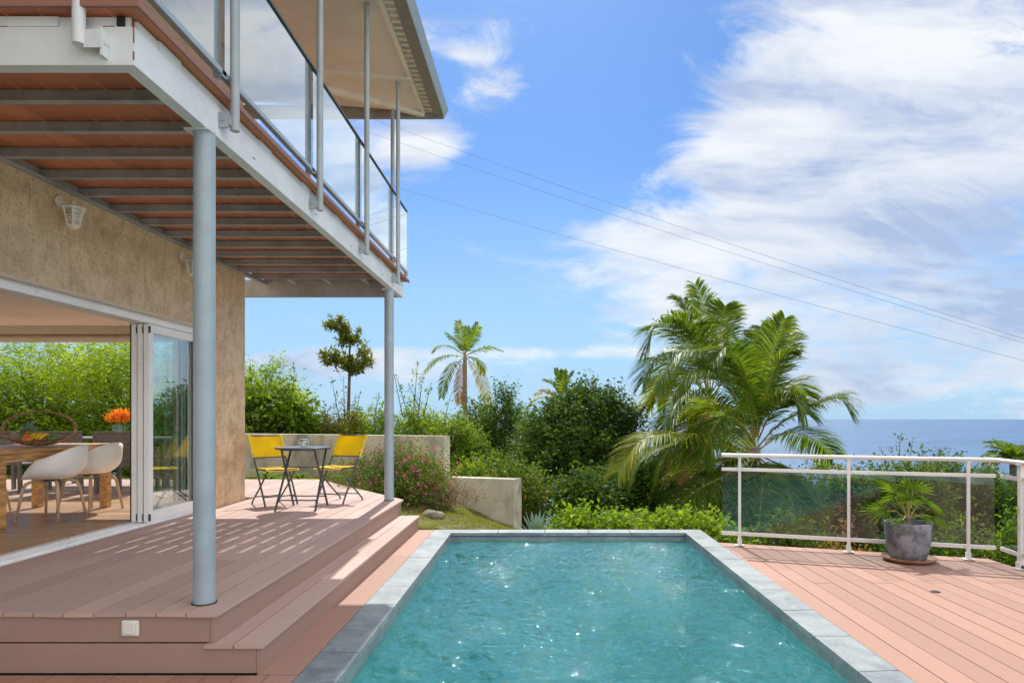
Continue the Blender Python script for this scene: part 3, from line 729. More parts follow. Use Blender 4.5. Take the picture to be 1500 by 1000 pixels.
# sliding doors ------------------------------------------------------
mb = MB()
for k in range(3):
    xx = -4.03-.07*k
    mb.box(xx-.028, -2.0, 2.405, xx+.028, 8.0, 2.474)                         # head tracks
    mb.box(xx-.006, -2.0, DZ+.004, xx+.006, 8.0, DZ+.022)
mb.box(-4.31, -2.0, DZ-.03, -3.985, 8.018, DZ+.004)
mb.box(-4.25, 7.955, DZ+.004, -3.985, 8.018, 2.405)
fr = H.part(mb, 'door_frame', 'white_alu')
for k in range(3):
    xc = -4.032-.07*k; y0, y1 = 6.98+.012*k, 7.955; z0, z1 = DZ+.024, 2.40
    mb = MB()
    mb.box(xc-.028, y0, z0, xc+.028, y0+.075, z1); mb.box(xc-.022, y1-.06, z0, xc+.022, y1, z1)
    mb.box(xc-.022, y0+.075, z0, xc+.022, y1-.06, z0+.11); mb.box(xc-.022, y0+.075, z1-.085, xc+.022, y1-.06, z1)
    p = H.part(mb, 'sliding_door_panel', 'white_alu', bevel=.003)
    mb = MB(); mb.box(xc-.003, y0+.075, z0+.11, xc+.003, y1-.06, z1-.085); H.part(mb, 'pane', 'glass_door', sub=p)
    mb = MB()
    if k: mb.box(xc+.0285, y0+.012, z0+.02, xc+.038, y0+.05, z1-.02)
    for zz in (z0+.05, z1-.06):
        m2 = MB(); m2.tube([(xc+.034, y0-.002, zz-.035), (xc+.034, y0-.002, zz+.035)], .011, 10); H.part(m2, 'stopper', 'black_plastic', sub=p)
    if k == 2: mb = MB(); mb.box(xc-.045, y0+.006, z0, xc-.0285, y0+.06, z1)
    if k == 1: H.part(mb, 'door_gasket', 'black_plastic', sub=p)
    if k == 2: H.part(mb, 'door_gasket', 'black_plastic', sub=p)
    mb = MB(); mb.box(xc+.006, y1-.085, z0+.11, xc+.016, y1-.061, z1-.085); H.part(mb, 'glazing_bead', 'dark_gasket', sub=p)

# balcony ------------------------------------------------------------
BX, BY0, BY1 = -1.95, 3.275, 9.69
mb = MB()
boards(mb, -1.90-BW*12, -1.90, BY0-.055, BY1+.13, 3.402, th=.020, gap=.015, joints=lambda i: [4.2+(i % 2)*1.3])
boards(mb, -1.90-BW*40, -1.90-BW*12, BY0-.055, 4.9, 3.402, th=.024)
bf = H.part(mb, 'balcony_floor', 'balcony_plank')
mb = MB()                                            # red edge trim
mb.box(-1.90, BY0-.057, 3.372, -1.885, BY1+.13, 3.406); mb.box(-8.6, BY0-.075, 3.374, -1.886, BY0-.057, 3.408)
H.part(mb, 'edge_trim', 'plank_edge', sub=bf)
def ubeam(mb, x0, y0, z0, x1, y1, z1, side):
    """channel: web outside, flanges inside"""
    t = .011
    if side == 'x':                                  # web on +X face, runs along Y
        mb.box(x1-t, y0, z0, x1, y1, z1); mb.box(x0, y0, z0, x1-t, y1, z0+t); mb.box(x0, y0, z1-t, x1-t, y1, z1)
    else:                                            # web on -Y face, runs along X
        mb.box(x0, y0, z0, x1, y0+t, z1); mb.box(x0, y0+t, z0, x1, y1, z0+t); mb.box(x0, y0+t, z1-t, x1, y1, z1)
mb = MB(); ubeam(mb, BX-.075, BY0+.0765, 3.135, BX, BY1+.0, 3.318, 'x'); mb.box(BX-.011, BY0+.0115, 3.1465, BX, BY0+.0765, 3.3065)
b = H.part(mb, 'balcony_beam', 'white_steel', sub=bf)
mb = MB(); ubeam(mb, -8.6, BY0, 3.135, BX+.0, BY0+.075, 3.318, 'y')
b = H.part(mb, 'balcony_beam', 'white_steel', sub=bf)
mb = MB(); mb.box(-4.4, BY1-.07, 3.137, BX-.076, BY1-.004, 3.374); H.part(mb, 'balcony_beam', 'joist_steel', sub=bf)
mb = MB()
mb.box(-8.6, BY0+.014, 3.321, BX-.03, BY0+.03, 3.372); mb.box(BX-.03, BY0+.05, 3.321, BX-.012, BY1-.02, 3.372)
for y in (3.50, 4.75, 5.6, 6.5, 7.4, 8.3, 9.1):
    mb.box(BX-.012, y, 3.322, BX-.003, y+.21, 3.374)
mb.box(-2.75, BY0+.003, 3.322, -2.32, BY0+.013, 3.370)
H.part(mb, 'edge_angle', 'white_steel', sub=bf)
mb = MB()
for (x, z, w, h) in ((BX-.006, 3.30, .004, .05), (BX-.005, 3.24, .003, .06), (BX-.006, 3.16, .004, .04), (-2.22, 3.335, .03, .008), (-2.10, 3.318, .05, .004), (-2.6, 3.318, .04, .004)):
    mb.box(x, BY0-.0015, z, x+w+.003, BY0+.001, z+h); H.part(mb, 'rust_mark', 'rust', sub=bf); mb = MB()
mb.box(-2.035, BY0+.001, 3.325, -2.0, BY0+.013, 3.372); H.part(mb, 'beam_end_hole', 'black_plastic', sub=bf)
for y in (4.62, 5.9, 7.02, 8.4): mb = MB(); mb.box(BX-.001, y, 3.20, BX+.0012, y+.04, 3.208); H.part(mb, 'rust_mark', 'rust', sub=bf)
for i in range(14):
    y = 3.593+.433*i
    mb = MB(); mb.box(WX+.012, y, 3.312, BX-.078, y+.05, 3.376); mb.box(WX+.012, y-.010, 3.308, BX-.078, y, 3.316)
    if i < 14 and y < 9.5: H.part(mb, 'joist', 'joist_steel', sub=bf)
for x0, x1, in ((-3.45, -3.45), (-2.95, -2.95), (-2.42, -2.42)):
    mb = MB(); mb.box(x0-.03, 9.29, 3.315, x1+.03, BY1-.075, 3.372); H.part(mb, 'joist', 'joist_steel', sub=bf)
mb = MB(); mb.box(WX+.003, BY0+.08, 3.30, WX+.011, BY1-.07, 3.376); mb.box(WX+.011, BY0+.08, 3.30, WX+.07, BY1-.07, 3.309)
for i in range(9): mb.tube([(WX+.011, 4.1+i*.62, 3.345), (WX+.022, 4.1+i*.62, 3.345)], .012, 6)
H.part(mb, 'ledger', 'joist_steel', sub=bf)
# railing posts of the balcony: round tubes up to the roof, flat glass carriers behind them
ys = [4.18, 5.79, 7.35, 8.96]
tops = {4.18: 6.3, 5.79: 5.93, 7.35: 5.91, 8.96: 5.90}
for y in ys:
    mb = MB(); zt = 5.905
    mb.tube([(-1.872, y, 3.195), (-1.872, y, zt)], .0275, 16)
    post = H.part(mb, 'balcony_post', 'grey_steel', sub=None, smooth=True)
    mb = MB(); mb.box(-1.95+.001, y-.05, 3.20, -1.892, y-.028, 3.29)
    mb.tube([(-1.925, y-.060, 3.245), (-1.925, y-.049, 3.245)], .012, 6); mb.box(-1.895, y-.045, 3.215, -1.88, y+.02, 3.275)
    H.part(mb, 'post_bracket', 'grey_steel', sub=post)
    mb = MB(); mb.tube([(-1.872, y, zt-.10), (-1.872, y, zt-.04)], .033, 14); H.part(mb, 'post_sleeve', 'grey_steel', sub=post)
mb = MB(); mb.tube([(-2.18, 3.222, 3.205), (-2.18, 3.222, 6.0)], .029, 16); post = H.part(mb, 'balcony_post', 'white_steel', smooth=True)
mb = MB(); mb.box(-2.155, 3.218, 3.19, -2.075, 3.228, 3.275); mb.box(-2.085, 3.2275, 3.16, -2.075, BY0-.001, 3.29); mb.tube([(-2.076, 3.25, 3.23), (-2.066, 3.25, 3.23)], .013, 6)
H.part(mb, 'post_bracket', 'white_steel', sub=post)
mb = MB(); mb.tube([(-2.115, 9.75, 3.20), (-2.115, 9.75, 5.87)], .0275, 16); H.part(mb, 'balcony_post', 'grey_steel', smooth=True)
RX = -1.925
for y in ys:
    mb = MB(); mb.box(RX-.045, y-.075, 3.41, RX-.005, y-.060, 4.375); mb.box(RX-.05, y-.085, 3.403, RX+.01, y-.03, 3.412)
    mb.box(RX-.03, y-.09, 3.49, RX+.02, y-.04, 3.535)
    H.part(mb, 'glass_carrier', 'column_steel')
mb = MB(); mb.box(RX-.020, BY0+.05, 3.500, RX+.020, 9.80, 3.535); mb.box(RX-.02, 9.72, 3.46, RX+.02, 9.80, 3.50); H.part(mb, 'bottom_rail', 'column_steel', bevel=.004)
mb = MB(); mb.box(-8, 3.30, 3.500, RX-.022, 3.335, 3.535); H.part(mb, 'bottom_rail', 'column_steel', bevel=.004)
mb = MB(); mb.box(RX-.018, BY0+.05, 4.378, RX+.018, 9.80, 4.396); H.part(mb, 'balcony_handrail', 'dark_cap', bevel=.004)
yy = [3.34]+ys+[9.86]
for k in range(len(yy)-1):
    mb = MB(); mb.box(RX-.004, yy[k]+(0 if k == 0 else -.03), 3.537, RX+.004, yy[k+1]-.07, 4.376)
    H.part(mb, 'glass_panel', 'glass_balcony')
# columns
for (x, y, n_) in ((-1.995, 4.05, 'near'), (-2.005, 9.03, 'far')):
    mb = MB(); z0 = DZ
    mb.tube([(x, y, z0+.001), (x, y, 3.134)], .0612, 36)
    col = H.part(mb, 'column', 'column_steel', smooth=True)
    mb = MB(); mb.box(x-.085, y-.075, 3.124, x+.06, y+.075, 3.1335); H.part(mb, 'column_head', 'white_steel', sub=col)
    mb = MB(); mb.tube([(x, y, z0+.001), (x, y, z0+.006)], .071, 32); H.part(mb, 'column_base', 'dark_gasket', sub=col, smooth=True)
# roof ---------------------------------------------------------------
mb = MB()
def soff(x): return 5.865+(-1.66-x)*.075
ry0, ry1 = -3.0, 10.0
mb.add([(-1.56, ry0, soff(-1.66)), (-1.56, ry1, soff(-1.66)), (-12.5, ry1, soff(-6)), (-12.5, ry0, soff(-6)), (-5.9, ry1, soff(-6)), (-5.9, ry0, soff(-6))],
       [(0, 1, 4, 5), (5, 4, 2, 3)])
sf = H.part(mb, 'soffit', 'soffit')
mb = MB()
mb.prism([(-1.38, ry0), (-1.38, 10.07), (-5.9, 10.07), (-5.9, ry0)], [5.97, 5.97, 6.32, 6.32], [6.02, 6.02, 6.37, 6.37])
mb.prism([(-5.9, ry0), (-5.9, 10.07), (-12.6, 10.07), (-12.6, ry0)], [6.32]*4, [6.37]*4)
H.part(mb, 'roof', 'corrugated')
mb = MB(); k = 0; y = ry0
while y < 9.9:                                       # corrugated sheet seen under the eave
    mb.box(-1.665, y, 5.862+.012*(k % 2), -1.565, y+.055, 5.90); y += .06; k += 1
H.part(mb, 'corrugated_sheet', 'corrugated', sub=sf)
mb = MB(); mb.add([(-1.56, ry0, 5.85), (-1.425, ry0, 5.85), (-1.365, ry0, 5.965), (-1.56, ry0, 5.965), (-1.56, 10.0, 5.85), (-1.425, 10.07, 5.85), (-1.365, 10.07, 5.965), (-1.56, 10.0, 5.965)],
    [(0, 4, 5, 1), (2, 6, 7, 3), (3, 7, 4, 0), (0, 1, 2, 3), (7, 6, 5, 4), (1, 5, 6, 2)])
H.part(mb, 'fascia', 'fascia')
mb = MB(); mb.add([(-1.42, ry0, 5.856), (-1.360, ry0, 5.96), (-1.360, 10.075, 5.96), (-1.42, 10.075, 5.856), (-1.424, ry0, 5.858), (-1.372, ry0, 5.974), (-1.372, 10.075, 5.974), (-1.424, 10.075, 5.858)],
    [(0, 3, 2, 1), (4, 5, 6, 7), (1, 2, 6, 5)])
H.part(mb, 'gutter', 'fascia_skylit')
mb = MB(); mb.box(-12.5, 9.93, 5.80, -1.565, 10.0, 5.98); mb.box(-12.5, 10.003, 5.83, -1.43, 10.065, 5.97); H.part(mb, 'fascia', 'fascia')
def rafter(a, b, w=.07, h=.09):
    mb = MB(); mb.bar(a, b, w, h); return H.part(mb, 'rafter', 'soffit_beam', sub=sf)
for y in (8.90, 7.10, 5.4, 3.7): rafter((-1.69, y, 5.86-.012+.02), (-5.8, y, soff(-5.8)-.035+.02))
rafter((-1.70, 9.93, 5.85), (-3.3, 9.12, 5.94)); 
mb = MB(); mb.box(-1.73, ry0, 5.845, -1.675, 9.92, 5.862); H.part(mb, 'eave_batten', 'soffit_beam', sub=sf)

# ================================================================== WALL LAMPS
def wall_lamp(Y, label):
    """lantern on a disc and arm; local origin on the wall, +X out of the wall"""
    T = Thing('wall_lamp', (WX, Y, 3.165), label, 'wall lamp', 'lantern wall lamps under the balcony')
    mb = MB()
    prof = [(.002, .0), (.045, .0), (.055, .012), (.05, .026), (.03, .034), (.001, .036)]
    vs = []; n = 24
    for r, h in prof:
        for k in range(n): vs.append((h, r*math.cos(2*math.pi*k/n), .03+r*math.sin(2*math.pi*k/n)))
    mb.add(vs, [(i*n+k, i*n+(k+1) % n, (i+1)*n+(k+1) % n, (i+1)*n+k) for i in range(len(prof)-1) for k in range(n)])
    T.part(mb, 'wall_disc', 'lamp_white', local=True, smooth=True)
    mb = MB(); mb.tube([(.03, 0, .03), (.08, 0, .02), (.10, 0, .025), (.115, 0, .03), (.122, 0, .01)], .010, 10); mb.lathe([(.018, .0), (.02, .02), (.012, .032), (.001, .036)], (.122, 0, .005), 14)
    T.part(mb, 'arm', 'lamp_white', local=True, smooth=True)
    mb = MB(); c = (.122, 0, 0)
    mb.lathe([(.10, -.028), (.102, -.022), (.075, -.004), (.03, .006), (.001, .008)], c, 6); T.part(mb, 'lamp_cap', 'lamp_white', local=True)
    mb = MB(); zt, zb, rt, rb = -.027, -.165, .075, .045
    for k in range(6):
        a = 2*math.pi*k/6; b_ = 2*math.pi*(k+1)/6
        q = lambda t, ang: (c[0]+(rt+(rb-rt)*t)*math.cos(ang), (rt+(rb-rt)*t)*math.sin(ang), zt+(zb-zt)*t)
        mb.bar(q(0, a), q(1, a), .009, .009)
        for t in (.45, .62, .0, 1): mb.bar(q(t, a), q(t, b_), .007, .007)
    mb.lathe([(.012, -.195), (.045, -.172), (.047, -.163)], c, 6)
    T.part(mb, 'lamp_frame', 'lamp_white', local=True)
    mb = MB(); mb.lathe([(.043, -.162), (.071, -.029)], c, 6); T.part(mb, 'lamp_glass', 'glass_clear', local=True)
    mb = MB(); mb.tube([(c[0], 0, -.03), (c[0], 0, -.06)], .022, 12); mb.sphere((c[0], 0, -.09), .024, .024, .032); T.part(mb, 'bulb', 'switch_white', local=True, smooth=True)
    return T
wall_lamp(5.55, 'white lantern wall lamp fully in view on the stone wall, nearest the camera')
wall_lamp(7.45, 'white lantern wall lamp half hidden behind the near grey column')

# white box on the deck fascia
T = Thing('weatherproof_switch', (-2.32, 3.872, .256), 'small square white switch box on the brown front board of the terrace', 'switch')
mb = MB(); mb.box(-2.369, 3.852, .211, -2.271, 3.871, .301); T.part(mb, 'switch_box', 'switch_white', bevel=.008)
mb = MB(); mb.box(-2.355, 3.842, .224, -2.285, 3.8515, .288); T.part(mb, 'cover', 'switch_white', bevel=.006)
# drain cap in the right deck
p = P(1370, 866.5, 1450/256.5)
T = Thing('deck_cap', (p.x, p.y, 0), 'small round dark cap set in the pink deck to the right of the pool', 'deck cap')
mb = MB(); mb.lathe([(.034, .001), (.034, .006), (.028, .008), (.001, .008)], (p.x, p.y, 0), 24); T.part(mb, 'cap', 'black_plastic', smooth=True)
mb = MB(); mb.lathe([(.037, .0008), (.0385, .004), (.035, .0045)], (p.x, p.y, 0), 24); T.part(mb, 'rim', 'dark_cap', smooth=True)

# ================================================================== RETAINING WALL
T = Thing('retaining_wall', (-2, 13.4, 0), 'stained concrete garden wall stepping down behind the pink flowering bush', 'garden wall')
A0 = Vector((-7.6, 14.6)); A1 = Vector(P(650, 0, 13.25)[:2]); B1 = Vector(P(753, 0, 12.95)[:2])
d = (A1-A0).normalized(); nrm = Vector((-d.y, d.x))
mb = MB(); e0 = Vector(P(659, 0, 13.5)[:2]); 
mb.prism([tuple(A0), tuple(A1), tuple(e0), tuple(A0+nrm*.25)], -1.2, [1.10, 1.075, 1.075, 1.10]); T.part(mb, 'upper_wall', 'concrete')
mb = MB(); e1 = Vector(P(764, 0, 13.2)[:2]); A1b = A1+Vector((.002, .012))
mb.prism([tuple(A1b), tuple(B1), tuple(e1), tuple(e0)], -2.2, [.275, .262, .262, .275]); T.part(mb, 'lower_wall', 'concrete')

# ================================================================== POWER CABLES
def cable(label, a, b, sag, r):
    a = Vector(a); b = Vector(b)
    T = MB(); pts = [a.lerp(b, i/40)+Vector((0, 0, -sag*4*(i/40)*(1-i/40))) for i in range(41)]
    T.tube(pts, r, 6); o = T.build('power_cable', 'cable', None, tuple(a), smooth='all'); tag(o, label, 'power cable', 'overhead power cables')
cable('uppermost thin power cable crossing the sky from the roof corner to the right edge', P(300, 82, 46), P(1700, 558, 34), .55, .0075)
cable('middle thin power cable running just below the uppermost one', P(300, 107, 46.5), P(1700, 561, 34.5), .55, .0075)
cable('lowest thin power cable, well below the close pair, passing above the palms', P(300, 190, 46), P(1700, 580, 34), .35, .0075)

# ================================================================== BISTRO SET
tc = Vector((-2.87, 8.25, DZ+.001))
T = Thing('bistro_table', tc, 'small round grey folding bistro table between the two yellow chairs', 'table')
mb = MB(); mb.lathe([(.001, .712), (.30, .712), (.318, .714), (.322, .722), (.322, .732), (.316, .737), (.305, .735)], (0, 0, 0), 44); T.part(mb, 'rim', 'charcoal', local=True, smooth=True)
mb = MB(); mb.lathe([(.304, .7345), (.001, .7345)], (0, 0, 0), 44); T.part(mb, 'tabletop', 'dark_cap', local=True, smooth=True)
for sx in (-1, 1):
    mb = MB(); mb.bar((sx*.215, .20, .71), (sx*.235, -.27, 0), .022, .014); T.part(mb, 'leg', 'charcoal', local=True)
    mb = MB(); mb.bar((sx*.195, -.18, .71), (sx*.212, .27, 0), .022, .014); T.part(mb, 'leg', 'charcoal', local=True)
mb = MB()
for (y, z, w) in ((-.10, .50, .22), (-.225, .12, .232), (.222, .12, .215), (.19, .705, .21), (-.18, .705, .2)): mb.bar((-w, y, z), (w, y, z), .014, .014)
T.part(mb, 'crossbar', 'charcoal', local=True)
def folding_chair(loc, f, label):
    rz = math.atan2(-f[0], f[1])
    T = Thing('folding_chair', loc, label, 'chair', 'yellow folding chairs at the bistro table', rz)
    zt = .86; bt = Vector((0, -.30, zt)); ft = Vector((0, .20, 0)); w = .205
    def on(z): t = (zt-z)/zt; return bt.lerp(ft, t)
    for sx in (-1, 1):
        mb = MB(); mb.tube([(sx*w, bt.y, bt.z), (sx*w, on(.45).y+.01, .45), (sx*w, ft.y-.01, .03), (sx*w, ft.y+.005, 0)], .0115, 10); T.part(mb, 'back_post', 'charcoal', local=True, smooth='all')
        mb = MB(); mb.tube([(sx*(w-.03), .20, .435), (sx*(w-.03), -.02, .22), (sx*(w-.03), -.25, .03), (sx*(w-.03), -.262, 0)], .0105, 10); T.part(mb, 'rear_leg', 'charcoal', local=True, smooth='all')
        mb = MB(); mb.tube([(sx*(w-.025), -.10, .445), (sx*(w-.025), .24, .448)], .010, 8); T.part(mb, 'seat_rail', 'charcoal', local=True, smooth='all')
    mb = MB()
    for (y, z, ww) in ((on(.11).y, .11, w), (-.185, .09, w-.03), (.24, .447, w-.025), (-.10, .445, w-.02), (bt.y, zt-.004, w), (on(.585).y, .585, w)):
        mb.tube([(-ww, y, z), (ww, y, z)], .008, 8)
    T.part(mb, 'crossbar', 'charcoal', local=True, smooth='all')
    # slings, slightly sagging cloth with hems
    mb = MB(); rows = []
    for i in range(9):
        z = .585+(zt-.585)*i/8; p = on(z)
        rows.append([(w*1.06*(2*j/12-1), p.y+.012-.035*math.sin(math.pi*j/12)*(.6+.4*math.sin(math.pi*i/8)), z) for j in range(13)])
    back = [[(x, y-.004, z) for x, y, z in r] for r in rows]
    mb.grid(rows); mb.grid([list(reversed(r)) for r in back]); T.part(mb, 'backrest', 'yellow_sling', local=True, smooth='all')
    mb = MB()
    for sx in (-1, 1):
        p = on(.583); mb.bar((sx*w*1.01, p.y, .583), (sx*w*1.01, bt.y, zt+.002), .034, .030, up=(0, 1, 0))
    T.part(mb, 'hem', 'yellow_hem', local=True, bevel=.006)
    mb = MB(); rows = []
    for i in range(9):
        y = -.12+.38*i/8; rows.append([(w*.98*(2*j/12-1), y, .462-.024*math.sin(math.pi*j/12)*math.sin(math.pi*(i+.8)/9.6)-(.02 if i == 8 else 0)) for j in range(13)])
    mb.grid(rows); mb.grid([[(x, y, z-.006) for x, y, z in reversed(r)] for r in rows]); T.part(mb, 'seat', 'yellow_sling', local=True, smooth='all')
    return T
folding_chair((-3.36, 8.62, DZ+.001), (.70, -.70), 'yellow folding chair on the left, next to the stone wall')
folding_chair((-2.62, 8.88, DZ+.001), (-.34, -.94), 'yellow folding chair on the right of the round table, in front of the pink flowers')
mb_t = Thing('candle_glass', (-2.87+.0, 8.27, DZ+.7365), 'round cut glass candle holder on the bistro table', 'candle holder')
mb = MB(); pr = [(.03, 0), (.052, .02), (.062, .05), (.056, .082), (.04, .10), (.036, .098), (.05, .08), (.056, .05), (.046, .022), (.001, .012)]
vs = MB(); vs.lathe(pr, (0, 0, 0), 28)
vs.v = [(x*(1+.05*math.cos(14*math.atan2(y, x))*math.sin(z*90)), y*(1+.05*math.cos(14*math.atan2(y, x))*math.sin(z*90)), z) for x, y, z in vs.v]
mb_t.part(vs, 'glass_bowl', 'glass_door', local=True, smooth='all')
mb = MB(); mb.lathe([(.022, .016), (.022, .04), (.001, .041)], (0, 0, 0), 18); mb_t.part(mb, 'candle', 'switch_white', local=True, smooth=True)

# ================================================================== GLASS RAILING ON THE RIGHT
T = Thing('glass_railing', (3.3, 7.3, 0), 'white aluminium railing with tinted glass panels round the right hand deck', 'railing')
def rl(t): return Vector((2.05+2.51*t, 7.735-.895*t, 0))       # first run, t 0..1 ends at the bend
a0, a1 = rl(0), rl(1); c0 = Vector((4.585, 6.80, 0)); c1 = Vector((4.38, 4.25, 0))
def at(p, z): return Vector((p.x, p.y, z))
mb = MB(); mb.tube([at(a0, 1.015), at(a1, 1.015), at(c0, 1.012), at(c1, 1.012)], .030, 16, flat=.78); T.part(mb, 'top_rail', 'rail_white', smooth=True)
dr = (a1-a0).normalized(); d2 = (c1-c0).normalized()
for (p, q) in ((a0, a1+dr*.0), (c0, c1)):
    mb = MB(); mb.bar(at(p, .857), at(q, .857), .022, .036); T.part(mb, 'middle_rail', 'rail_white', bevel=.003)
    mb = MB(); mb.bar(at(p, .137), at(q, .137), .022, .040); T.part(mb, 'bottom_rail', 'rail_white', bevel=.003)
def post(p, w, dirv):
    mb = MB(); mb.bar(at(p, .07), at(p, .992), w, w, up=(dirv.x, dirv.y, 0)); po = T.part(mb, 'railing_post', 'rail_white', bevel=.003)
    mb = MB(); mb.bar(at(p, .0065), at(p, .013), .10, .10, up=(dirv.x, dirv.y, 0)); mb.bar(at(p, .013), at(p, .075), w*1.5, w*1.5, up=(dirv.x, dirv.y, 0))
    mb.bar(at(p, .075), at(p, .15), w*1.12, w*1.12, up=(dirv.x, dirv.y, 0))
    for k in (-1, 1):
        q = at(p, .013)+dirv*.036*k; mb.tube([q, q+Vector((0, 0, .006))], .007, 6)
    T.part(mb, 'post_foot', 'rail_white', sub=po, bevel=.002)
    mb = MB(); mb.bar(at(p, .988), at(p, 1.0), w*1.5, w*1.5, up=(dirv.x, dirv.y, 0)); T.part(mb, 'post_cap', 'rail_white', sub=po)
    mb = MB()
    for z in (.137, .857):
        for k in (-1, 1):
            q = at(p, z)+dirv*.035*k; n_ = Vector((dirv.y, -dirv.x, 0)); n_ = n_ if n_.y < 0 else -n_
            mb.tube([q+n_*.010, q+n_*.0135], .004, 6)
    T.part(mb, 'screw', 'charcoal', sub=po)
P1, P2, P3 = Vector((2.235, 7.67, 0)), Vector((3.29, 7.293, 0)), Vector((4.335, 6.92, 0)); P4 = Vector((4.556, 6.47, 0))
for q in (P1, P2, P3): post(q, .030, dr)
post(P4, .046, d2); post(Vector((4.44, 5.0, 0)), .046, d2)
mb = MB(); mb.tube([(P4.x-.012, P4.y-.026, .035), (P4.x-.012, P4.y-.045, .035)], .014, 12); T.part(mb, 'bolt', 'black_plastic')
for (p, q) in ((a0, P1), (P1, P2), (P2, P3), (P3, a1), (c0, P4), (P4, Vector((4.70, 5.0, 0))), (Vector((4.70, 5.0, 0)), c1)):
    dd = (q-p).normalized(); mb = MB(); n_ = Vector((dd.y, -dd.x, 0))*0
    mb.bar(at(p+dd*(.012), .4965), at(q-dd*.012, .4965), .006, .679); T.part(mb, 'glass_panel', 'glass_rail')

# ================================================================== POTTED FAN PALM
pc = Vector((3.71, 6.88, 0))
T = Thing('plant_saucer', pc, 'wide shallow terracotta saucer on the deck under the grey pot', 'saucer')
mb = MB(); mb.lathe([(.001, .005), (.20, .005), (.235, .018), (.252, .036), (.256, .044), (.248, .046), (.236, .034), (.20, .018), (.001, .016)], (0, 0, 0), 48); T.part(mb, 'dish', 'terracotta', local=True, smooth=True)
pb = pc+Vector((-.01, 0, .019))
T = Thing('plant_pot', pb, 'rounded mottled grey pot standing in a saucer by the glass railing', 'pot')
mb = MB(); mb.lathe([(.001, 0), (.145, 0), (.168, .018), (.190, .09), (.205, .18), (.214, .28), (.217, .365), (.215, .373), (.200, .373), (.197, .36), (.195, .32), (.001, .32)], (0, 0, 0), 56); T.part(mb, 'pot_body', 'pot_grey', local=True, smooth=True)
mb = MB(); mb.lathe([(.194, .325), (.12, .335), (.001, .345)], (0, 0, 0), 24); T.part(mb, 'soil', 'soil', local=True, smooth=True)
def fan_palm(loc, specs, label, K=.80):
    specs = [(a*K, b*K, c*K*1.12, d, e, f, g*K*.95, h, i) for a, b, c, d, e, f, g, h, i in specs]
    T = Thing('fan_palm', loc, label, 'potted palm'); base = Vector((0, 0, 0))
    mb = MB(); mb.lathe([(.03, -.02), (.028, .04), (.02, .09), (.001, .10)], (0, 0, 0), 12)
    for k in range(9):
        a = k*.8; mb.bar((.02*math.cos(a), .02*math.sin(a), 0), (.045*math.cos(a), .045*math.sin(a), .08), .018, .004)
    T.part(mb, 'trunk', 'palm_trunk', local=True)
    for (hx, hy, hz, nx_, ny_, nz_, rad, spread, nseg) in specs:
        hub = Vector((hx, hy, hz)); ax = (hub*Vector((1, 1, .6)).x if False else Vector((hx, hy, hz*.45))).normalized()
        N = Vector((nx_, ny_, nz_)).normalized(); fwd = (ax-N*ax.dot(N)).normalized(); sd = N.cross(fwd)
        mb = MB(); mb.cur = 1; mid = hub*.55+Vector((0, 0, .06))
        mb.tube([base+Vector((0, 0, .04)), mid, hub], [.008, .006, .004], 6); mb.cur = 0
        nseg = max(6, int(nseg*.62))
        for i in range(nseg):
            a = -spread+2*spread*i/(nseg-1); d = fwd*math.cos(a)+sd*math.sin(a); l = rad*(1-.18*abs(a)/spread)*random.uniform(.93, 1.05)
            w = N.cross(d).normalized(); da = 2*spread/(nseg-1)
            def pt(t, lat, up):
                return hub+d*(l*t)+w*lat+N*up+Vector((0, 0, -.16*l*max(0, t-.35)**2))
            wi = [.0015, l*.036, l*.026, .0008]; ts = [0, .30, .62, 1]
            vs = []
            for t, ww in zip(ts, wi): vs += [pt(t, -ww, .006), pt(t, 0, -.006*(1 if t < .9 else .0)), pt(t, ww, .006)]
            mb.add(vs, [(r*3+c, r*3+c+1, r*3+3+c+1, r*3+3+c) for r in range(3) for c in range(2)])
        mb.build('frond', ['fan_leaf', 'rachis'], T.o)
    return T
fan_palm(pb+Vector((0, 0, .345)), [
    (-.02, -.06, .29, .05, -.75, .65, .25, 1.9, 22),
    (-.13, .02, .36, .3, -.55, .75, .30, 1.35, 18),
    (.10, .05, .38, -.2, -.6, .8, .30, 1.4, 18),
    (-.30, -.05, .16, -.25, -.45, .85, .34, 1.5, 20),
    (.20, -.02, .26, .4, -.4, .8, .32, 1.5, 18),
    (.24, -.12, .10, .35, -.5, .75, .26, .9, 10),
    (-.10, .16, .30, -.2, .5, .85, .27, 1.5, 16),
    (.12, .20, .24, .2, .5, .85, .27, 1.5, 16),
    (-.14, -.15, .07, -.3, -.6, .7, .20, 1.0, 9),
    (.09, -.15, .10, .1, -.8, .5, .17, .7, 6),
    (0, .02, .40, 0, -.9, .35, .20, .45, 7)], 'young fan palm with green splayed leaves growing in the grey pot')

